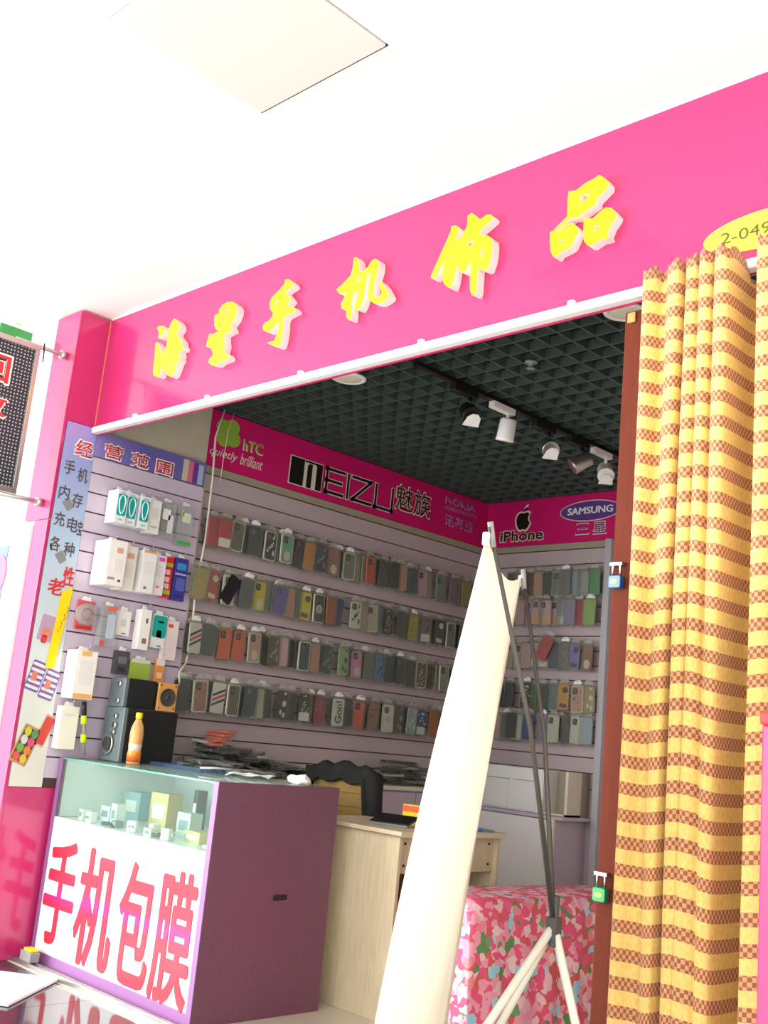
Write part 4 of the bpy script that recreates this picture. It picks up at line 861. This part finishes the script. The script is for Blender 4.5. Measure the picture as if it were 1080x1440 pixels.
for ri, (z, xsx, spec) in enumerate(BROWS):
    for k, (x, sp_) in enumerate(zip(xsx, spec.split())):
        cn, st = sp_.split(':')
        lab = '%s phone case in clear pouch, %s from corner, %s row of back wall' % (CN[cn], ORD[k], BN[ri])
        dy = random.uniform(.06, .10); zz = z + random.uniform(-.006, .006)
        lift = .05 if (ri == 2 and k == 5) else 0
        phone_case(lab, (x, YB-dy-(.03 if lift else 0), zz+lift), math.radians(random.uniform(-8, 8)), K[cn], st, 'phone cases in clear pouches on the back wall', True, 24 if lift else (-20 if (ri == 4 and k == 7) else random.uniform(-3, 3)))
        hook(wb, x, YB, zz+.112, dy+.03, 'y')

# ================================================================ base cabinets along the walls
sc_ = thing('base_cabinet', 'lilac base cabinet under the long wall', 'cabinet', (0, 0, 0))
bx('carcass', 'lilac', sc_, XL+.002, -4.70, 3.51, 5.70, 0, .895); bx('top_board', 'cream', sc_, XL+.002, -4.66, 3.51, 5.70, .895, .92, bevel=.003)
for k in range(4):
    y0 = 3.53 + k*.54; d_ = bx('door', 'lilac', sc_, -4.70, -4.684, y0, y0+.53, .06, .885, bevel=.003)
    b = nb(); tube(b, [(-4.684, y0+.47, .72), (-4.668, y0+.47, .73), (-4.668, y0+.47, .80), (-4.684, y0+.47, .81)], .004, 6); obj('handle', b, 'metal', d_)
bc = thing('back_cabinet', 'pale lilac cabinet with a cream corner strip under the back wall', 'cabinet', (0, 0, 0))
bx('carcass', 'lilac', bc, -4.655, -4.02, 5.72, YB-.002, 0, .80); bx('front_board', 'white', bc, XL+.06, -4.055, 5.705, 5.72, .02, .80); bx('corner_strip', 'cream', bc, -4.055, -4.02, 5.70, 5.72, 0, .81, bevel=.002)
bx('top_board', 'lilac', bc, XL+.01, -3.96, 5.704, YB-.002, .805, .825, bevel=.002)
wx = thing('white_cupboard', 'low white cupboard with plain doors standing on the back cabinet', 'cupboard', (0, 0, .826))
bx('carcass', 'white', wx, -4.92, -4.19, 5.80, YB-.01, 0, .275, bevel=.004)
for k, (a, c) in enumerate(((-4.90, -4.69), (-4.66, -4.46), (-4.43, -4.24))):
    bx('door', 'white', wx, a, c, 5.790, 5.80, .01, .19, bevel=.004); bx('shadow_line', 'grey', wx, a, c, 5.7985, 5.80, .192, .196)
bx('niche_back', 'trim_beige', wx, -4.19, -4.0, 5.95, YB-.01, 0, .275); bx('niche_post', 'cream', wx, -4.02, -4.0, 5.80, 5.95, 0, .275); bx('niche_base', 'cream', wx, -4.19, -4.0, 5.80, 5.95, 0, .012)

# heaps of packed phone cases on the ledge
b = nb(); prism(b, rrect(.10, .19, .008), 0, .016, 'XY'); FLATP = mesh('clear_sleeve', b, 'pouch')
b = nb(); prism(b, rrect(.078, .158, .012), .002, .0145, 'XY'); FLATC = mesh('case_shell', b, 'black')
def flat_case(label, group, loc, rot, c):
    t = thing('packed_case', label, 'phone case', loc, 0, group, rot)
    part('case_shell', FLATC, t, colour(c, .25)); part('clear_sleeve', FLATP, t); return t
DK = [(20, 21, 23), (36, 38, 40), (52, 54, 54), (28, 34, 34), (70, 72, 70), (120, 122, 116), (24, 26, 34), (44, 40, 38), (190, 190, 182)]
DN = ['black', 'charcoal', 'dark grey', 'green black', 'mid grey', 'pale grey', 'blue black', 'brown black', 'light grey']
R = random.Random(11)
def top_of(y):
    return .115*max(0, 1-abs(y-3.62)/.4) + .065*max(0, 1-abs(y-3.95)/.5) + .03
n = 0
for layer in range(8):
    for q in range(8):
        y = 3.60 + q*.105 + R.uniform(-.03, .03); zz = .921 + layer*.021
        if zz > .921 + top_of(y): continue
        ci = R.randrange(9)
        flat_case('%s packed phone case, %s along the ledge heap, %s layer up' % (DN[ci], ORD[q], ORD[layer]), 'packed cases heaped on the ledge', (-4.86 + R.uniform(-.05, .09), y, zz + .006), (R.uniform(-.16, .16), R.uniform(-.2, .16), R.uniform(0, 3.1)), DK[ci])
for k in range(5):
    flat_case('orange packed phone case, %s from the bottom on top of the heap' % ORD[k], 'orange packed cases on the heap', (-4.80+.006*k, 3.60+.012*k, 1.075 + .017*k), (R.uniform(-.03, .03), -.05, 1.35+.05*k), (236, 90, 60))
for k in range(9):
    for q in range(3 if k < 7 else 2):
        ci = R.randrange(9)
        flat_case('%s packed case, %s from below, %s of the neat ledge stacks' % (DN[ci], ORD[k], ORD[q]), 'packed cases stacked along the ledge', (-4.80 + R.uniform(-.02, .02), 5.02 + q*.125 + R.uniform(-.02, .02), .921 + k*.0165), (R.uniform(-.04, .04), R.uniform(-.06, .06), R.uniform(-.5, .5)), DK[ci])
# more packets lying on the back of the counter
for k in range(12):
    ci = R.randrange(9)
    flat_case('%s packed phone case on the counter back, %s from the left, %s layer' % (DN[ci], ORD[k % 8], 'upper' if k > 7 else 'lower'), 'packed cases lying on the counter', (-4.70 + .075*(k % 8) + R.uniform(-.02, .02), 3.42 + R.uniform(-.02, .03), CZ + .003 + .016*(k//8) + .001*k), (R.uniform(-.05, .05), R.uniform(-.08, .08), R.uniform(0, 3)), DK[ci])

# ================================================================ desk, chair and things around
dk_ = thing('wooden_desk', 'pale wood desk with a drawer row behind the white banner', 'desk', (0, 0, 0))
DX0, DX1, DY0, DY1, DZ = -4.02, -3.37, 3.62, 4.34, .80
bx('table_top', 'wood_top', dk_, DX0-.02, DX1+.02, DY0-.015, DY1+.02, DZ-.025, DZ, bevel=.003)
bx('top_edge', 'wood_edge', dk_, DX0-.021, DX1+.021, DY0-.016, DY0-.0145, DZ-.024, DZ-.018)
bx('end_panel', 'wood', dk_, DX0, DX1, DY0, DY0+.02, 0, DZ-.025, bevel=.002); bx('end_panel', 'wood', dk_, DX0, DX1, DY1-.02, DY1, 0, DZ-.025, bevel=.002)
bx('back_panel', 'wood', dk_, DX0+.02, DX0+.036, DY0+.02, DY1-.02, .10, DZ-.025)
dr = bx('apron', 'wood', dk_, DX1-.04, DX1-.022, DY0+.02, DY1-.02, .615, DZ-.026, bevel=.002)
for y in (DY0+.06, DY1-.06):
    for z in (.65, .745):
        b = nb(); lathe(b, [(.007, 0), (.006, .003)], 10, (DX1-.0215, y, z), axis='X'); obj('screw', b, 'black', dr)
ch = thing('office_chair', 'chair with a brown woven back and a black jacket over it', 'chair', (-4.30, 4.25, 0), .3)
bx('seat', 'black_matt', ch, -.21, .21, -.21, .21, .44, .50, bevel=.02)
bk = nb(); prism(bk, [(-.17, 0), (.17, 0), (.17, .42), (.13, .46), (-.13, .46), (-.17, .42)], -.012, .012, 'XZ'); o = obj('backrest', bk, 'olive_rattan', ch, (0, -.19, .52), bevel=.006)
for k in range(6): bx('woven_band', 'olive_rattan', o, -.168, .168, -.017, -.012, .03+.07*k, .085+.07*k, bevel=.003)
b = nb()
for s in (-1, 1): tube(b, [(s*.185, -.19, .46), (s*.19, -.19, .80), (s*.165, -.19, 1.0)], .013, 8)
tube(b, [(-.165, -.19, 1.0), (.165, -.19, 1.0)], .013, 8); obj('back_frame', b, 'black', ch)
for sx in (-1, 1):
    for sy in (-1, 1): b = nb(); tube(b, [(sx*.18, sy*.18, .45), (sx*.2, sy*.2, 0)], .013, 8); obj('leg', b, 'black', ch)
jk = thing('black_jacket', 'black jacket draped over the back of the woven chair', 'jacket', (-4.30, 4.25, 0), .3)
b = nb(); NJ = 16; top = []; rows_ = []
prof = [(-.245, -.30), (-.235, -.16), (-.225, -.05), (-.21, .035), (-.185, .055), (-.15, .03), (-.14, -.1), (-.135, -.26)]
for i in range(NJ+1):
    u = -1 + 2*i/NJ; row = []
    for j, (y, z) in enumerate(prof):
        drop = .035*u*u + .012*math.sin(i*1.3)
        hang = 1 if u > .72 else .12
        row.append(b.verts.new((.225*u + .01*math.sin(j+i), y + .008*math.sin(i*1.9+j), 1.0 + (z*hang if z < 0 else z) - drop)))
    rows_.append(row)
for i in range(NJ):
    for j in range(len(prof)-1): b.faces.new((rows_[i][j], rows_[i+1][j], rows_[i+1][j+1], rows_[i][j+1])).smooth = True
o = obj('cloth', b, 'black_matt', jk); s = o.modifiers.new('thickness', 'SOLIDIFY'); s.thickness = .012
b = nb(); tube(b, [(.20, -.21, .99), (.225, -.23, .85), (.235, -.22, .70), (.24, -.20, .60)], [.05, .045, .04, .035], 10); obj('sleeve', b, 'black_matt', jk)
# desk things
tb = thing('black_tablet', 'black tablet on a stand at the desk corner', 'tablet', (-3.60, 3.82, DZ), .3)
bx('screen', 'black', tb, -.10, .10, -.065, .065, 0, .012, bevel=.003, loc=(0, 0, .022), rot=(math.radians(14), 0, 0)); bx('foot', 'grey', tb, -.10, .10, -.07, -.055, 0, .012, bevel=.003)
yb = thing('yellow_box', 'small yellow box on the wooden desk', 'box', (-3.77, 4.14, DZ), .2)
bx('carton', 'yellow', yb, -.05, .05, -.035, .035, 0, .085, bevel=.003); bx('flap', 'orange', yb, -.05, .05, -.0362, -.035, .05, .08)
for k, (x, y, c, lb) in enumerate(((-3.47, 4.12, (52, 60, 44), 'dark green booklet lying on the desk right of the banner'), (-3.44, 4.24, (120, 150, 150), 'grey booklet at the right edge of the desk'))):
    t = thing('booklet', lb, 'booklet', (x, y, DZ), .4+k, 'booklets on the desk')
    bx('cover', colour(c), t, -.07, .07, -.05, .05, 0, .010, bevel=.002); bx('pages', 'paper', t, -.068, .071, -.048, .048, .003, .007)
bc_ = thing('bottle_cap', 'small blue cap on the desk edge', 'cap', (-3.40, 4.20, DZ)); b = nb(); lathe(b, [(.018, 0), (.018, .016), (.014, .018)], 14); obj('cap_body', b, 'blue_lock', bc_)
ob = thing('orange_bag', 'orange bag under the wooden desk', 'bag', (-3.62, 3.86, 0), .3)
b = nb(); bmesh.ops.create_cube(b, size=1); bmesh.ops.subdivide_edges(b, edges=b.edges[:], cuts=3, use_grid_fill=True)
for v in b.verts:
    f = 1 - .35*max(0, v.co.z)
    v.co = Vector((v.co.x*.22*f, v.co.y*.26*f, (v.co.z+.5)*.48)) + Vector((.01*math.sin(v.co.z*20), .012*math.sin(v.co.x*15), 0))
obj('bag_body', b, 'orange', ob, bevel=.01)
b = nb(); tube(b, [(0, -.06, .45), (0, -.05, .54), (0, 0, .57), (0, .05, .54), (0, .06, .45)], .008, 6); obj('handle', b, 'orange', ob)
wt = thing('white_bundle', 'white bundle beside the orange bag under the desk', 'bundle', (-3.52, 4.21, 0))
b = nb(); bmesh.ops.create_icosphere(b, subdivisions=3, radius=.09)
for v in b.verts: v.co = Vector((v.co.x, v.co.y, (v.co.z+.09)*2.4 + .02*math.sin(v.co.x*30)))
obj('wrapping', b, 'white', wt)
b = nb(); tube(b, [(0, 0, .44), (.01, 0, .50)], [.03, .05], 8); obj('knot', b, 'white', wt)

# floral covered chest
def floral():
    m = bpy.data.materials.new('floral_cloth'); m.use_nodes = True; nt = m.node_tree; bs = nt.nodes['Principled BSDF']; bs.inputs['Roughness'].default_value = .6
    tc = nt.nodes.new('ShaderNodeTexCoord'); ns = nt.nodes.new('ShaderNodeTexNoise'); ns.inputs['Scale'].default_value = 14
    nt.links.new(tc.outputs['Object'], ns.inputs['Vector'])
    mxv = nt.nodes.new('ShaderNodeMix'); mxv.data_type = 'RGBA'; mxv.inputs[0].default_value = .07
    nt.links.new(tc.outputs['Object'], mxv.inputs[6]); nt.links.new(ns.outputs['Color'], mxv.inputs[7])
    def vor(scale, stops):
        v = nt.nodes.new('ShaderNodeTexVoronoi'); v.inputs['Scale'].default_value = scale; nt.links.new(mxv.outputs[2], v.inputs['Vector'])
        sp_ = nt.nodes.new('ShaderNodeSeparateColor'); nt.links.new(v.outputs['Color'], sp_.inputs[0])
        r = nt.nodes.new('ShaderNodeValToRGB'); r.color_ramp.interpolation = 'CONSTANT'; nt.links.new(sp_.outputs[0], r.inputs[0])
        while len(r.color_ramp.elements) < len(stops): r.color_ramp.elements.new(.5)
        for e, (p, c) in zip(r.color_ramp.elements, stops): e.position = p; e.color = lin(c)
        return r, v
    r1, v1 = vor(17, [(0, (246, 190, 206)), (.26, (242, 104, 146)), (.48, (240, 140, 150)), (.60, (250, 206, 212)), (.78, (160, 212, 234)), (.93, (120, 160, 112))])
    r2, v2 = vor(34, [(0, (240, 90, 130)), (.3, (246, 160, 184)), (.58, (222, 96, 96)), (.76, (246, 200, 206)), (.86, (104, 144, 90)), (.94, (176, 220, 236))])
    lt = nt.nodes.new('ShaderNodeMath'); lt.operation = 'LESS_THAN'; lt.inputs[1].default_value = .36; nt.links.new(v1.outputs['Distance'], lt.inputs[0])
    mx = nt.nodes.new('ShaderNodeMix'); mx.data_type = 'RGBA'; nt.links.new(lt.outputs[0], mx.inputs[0]); nt.links.new(r2.outputs[0], mx.inputs[6]); nt.links.new(r1.outputs[0], mx.inputs[7])
    nt.links.new(mx.outputs[2], bs.inputs['Base Color']); MATS['floral_cloth'] = m
floral()
fc = thing('floral_chest', 'low chest under a pink and red floral cloth inside the opening', 'chest', (-2.95, 4.09, 0), math.radians(-8))
bx('chest_body', 'wood', fc, -.17, .17, -.53, .53, 0, .575)
b = nb(); NXF, NYF = 4, 40; rows_ = []
section = [(-.20, .03), (-.195, .30), (-.19, .54), (-.165, .598), (-.06, .602), (.06, .602), (.165, .598), (.19, .54), (.20, .30), (.215, .03)]
for i in range(NYF+1):
    y = -.56 + 1.12*i/NYF; end = max(0, (abs(y)-.51)/.05)
    row = []
    for j, (x, z) in enumerate(section):
        wv = .012*math.sin(i*1.1+j*.3)*(1-z/.62)
        row.append(b.verts.new(((x + (wv if x > 0 else -wv))*(1-.06*end), y, z*(1-.03*end))))
    rows_.append(row)
for i in range(NYF):
    for j in range(len(section)-1): b.faces.new((rows_[i][j], rows_[i][j+1], rows_[i+1][j+1], rows_[i+1][j])).smooth = True
for r_ in (rows_[0], rows_[-1]): b.faces.new(r_)
o = obj('floral_cover', b, 'floral_cloth', fc)

# ================================================================ lamps in the shop ceiling
def downlight(x, y, label):
    t = thing('downlight', label, 'lamp', (x, y, ZC), 0, 'round downlights in the shop ceiling')
    b = nb(); lathe(b, [(.092, 0), (.092, -.006), (.075, -.012), (.070, -.004)], 28); obj('rim', b, 'white', t)
    b = nb(); lathe(b, [(.070, -.003), (.066, -.008), (.03, -.009), (.002, -.009)], 24); obj('diffuser', b, 'cream', t)
downlight(-3.90, 3.50, 'round white downlight near the middle of the sign')
downlight(-2.27, 3.508, 'round white downlight beside the curtain')
tk = thing('light_track', 'black lighting track along the shop ceiling', 'lamp', (-3.43, 4.50, ZC))
bx('rail', 'black', tk, -.018, .018, -1.0, 1.0, -.022, -.001)
def spot(x, y, body, aim, label, adapter='white', flap=True):
    t = thing('spotlight', label, 'lamp', (x, y, ZC-.022), 0, 'spotlights on the ceiling track')
    bx('adapter', adapter, t, -.02, .02, -.09, .09, -.035, 0, bevel=.003)
    b = nb(); tube(b, [(0, .05, -.035), (0, .05, -.075)], .010, 8); obj('stem', b, adapter, t)
    q = Vector(aim).normalized().to_track_quat('-Z', 'Y').to_euler()
    c0 = (0, .05, -.115)
    b = nb(); lathe(b, [(.034, .055), (.044, .045), (.047, -.05), (.050, -.062), (.046, -.066)], 22); hd = obj('head', b, body, t, c0, q)
    b = nb(); lathe(b, [(.043, -.064), (.034, -.050), (.016, -.046), (.002, -.045)], 20); obj('reflector', b, 'cream', hd)
    if flap:
        b = nb(); prism(b, [(-.042, 0), (.042, 0), (.034, .060), (.015, .085), (-.015, .085), (-.034, .060)], -.002, .002, 'XZ'); obj('barn_flap', b, 'white', hd, (0, -.05, -.07), (math.radians(-120), 0, 0))
spot(-3.43, 3.87, 'black', (.75, -.45, -.55), 'black spotlight with a pale flap, nearest on the track', 'black')
spot(-3.43, 4.18, 'white', (-.25, .1, -1), 'white spotlight pointing down on a white adapter', 'white', False)
spot(-3.43, 4.55, 'metal', (.7, -.5, -.5), 'silver spotlight with a pale flap, midway along the track', 'black')
spot(-3.43, 4.88, 'metal', (-.6, -.5, -.5), 'silver spotlight turned to the long wall, far along the track', 'black', False)
spot(-3.43, 5.12, 'white', (.5, -.6, -.6), 'white spotlight at the far end of the track', 'white')
sm = thing('sprinkler', 'small pale sprinkler head in the dark ceiling grid', 'sprinkler', (-2.95, 3.78, ZC)); b = nb(); lathe(b, [(.03, 0), (.03, -.006), (.012, -.01), (.012, -.03), (.02, -.034)], 16); obj('sprinkler_body', b, 'grey', sm)
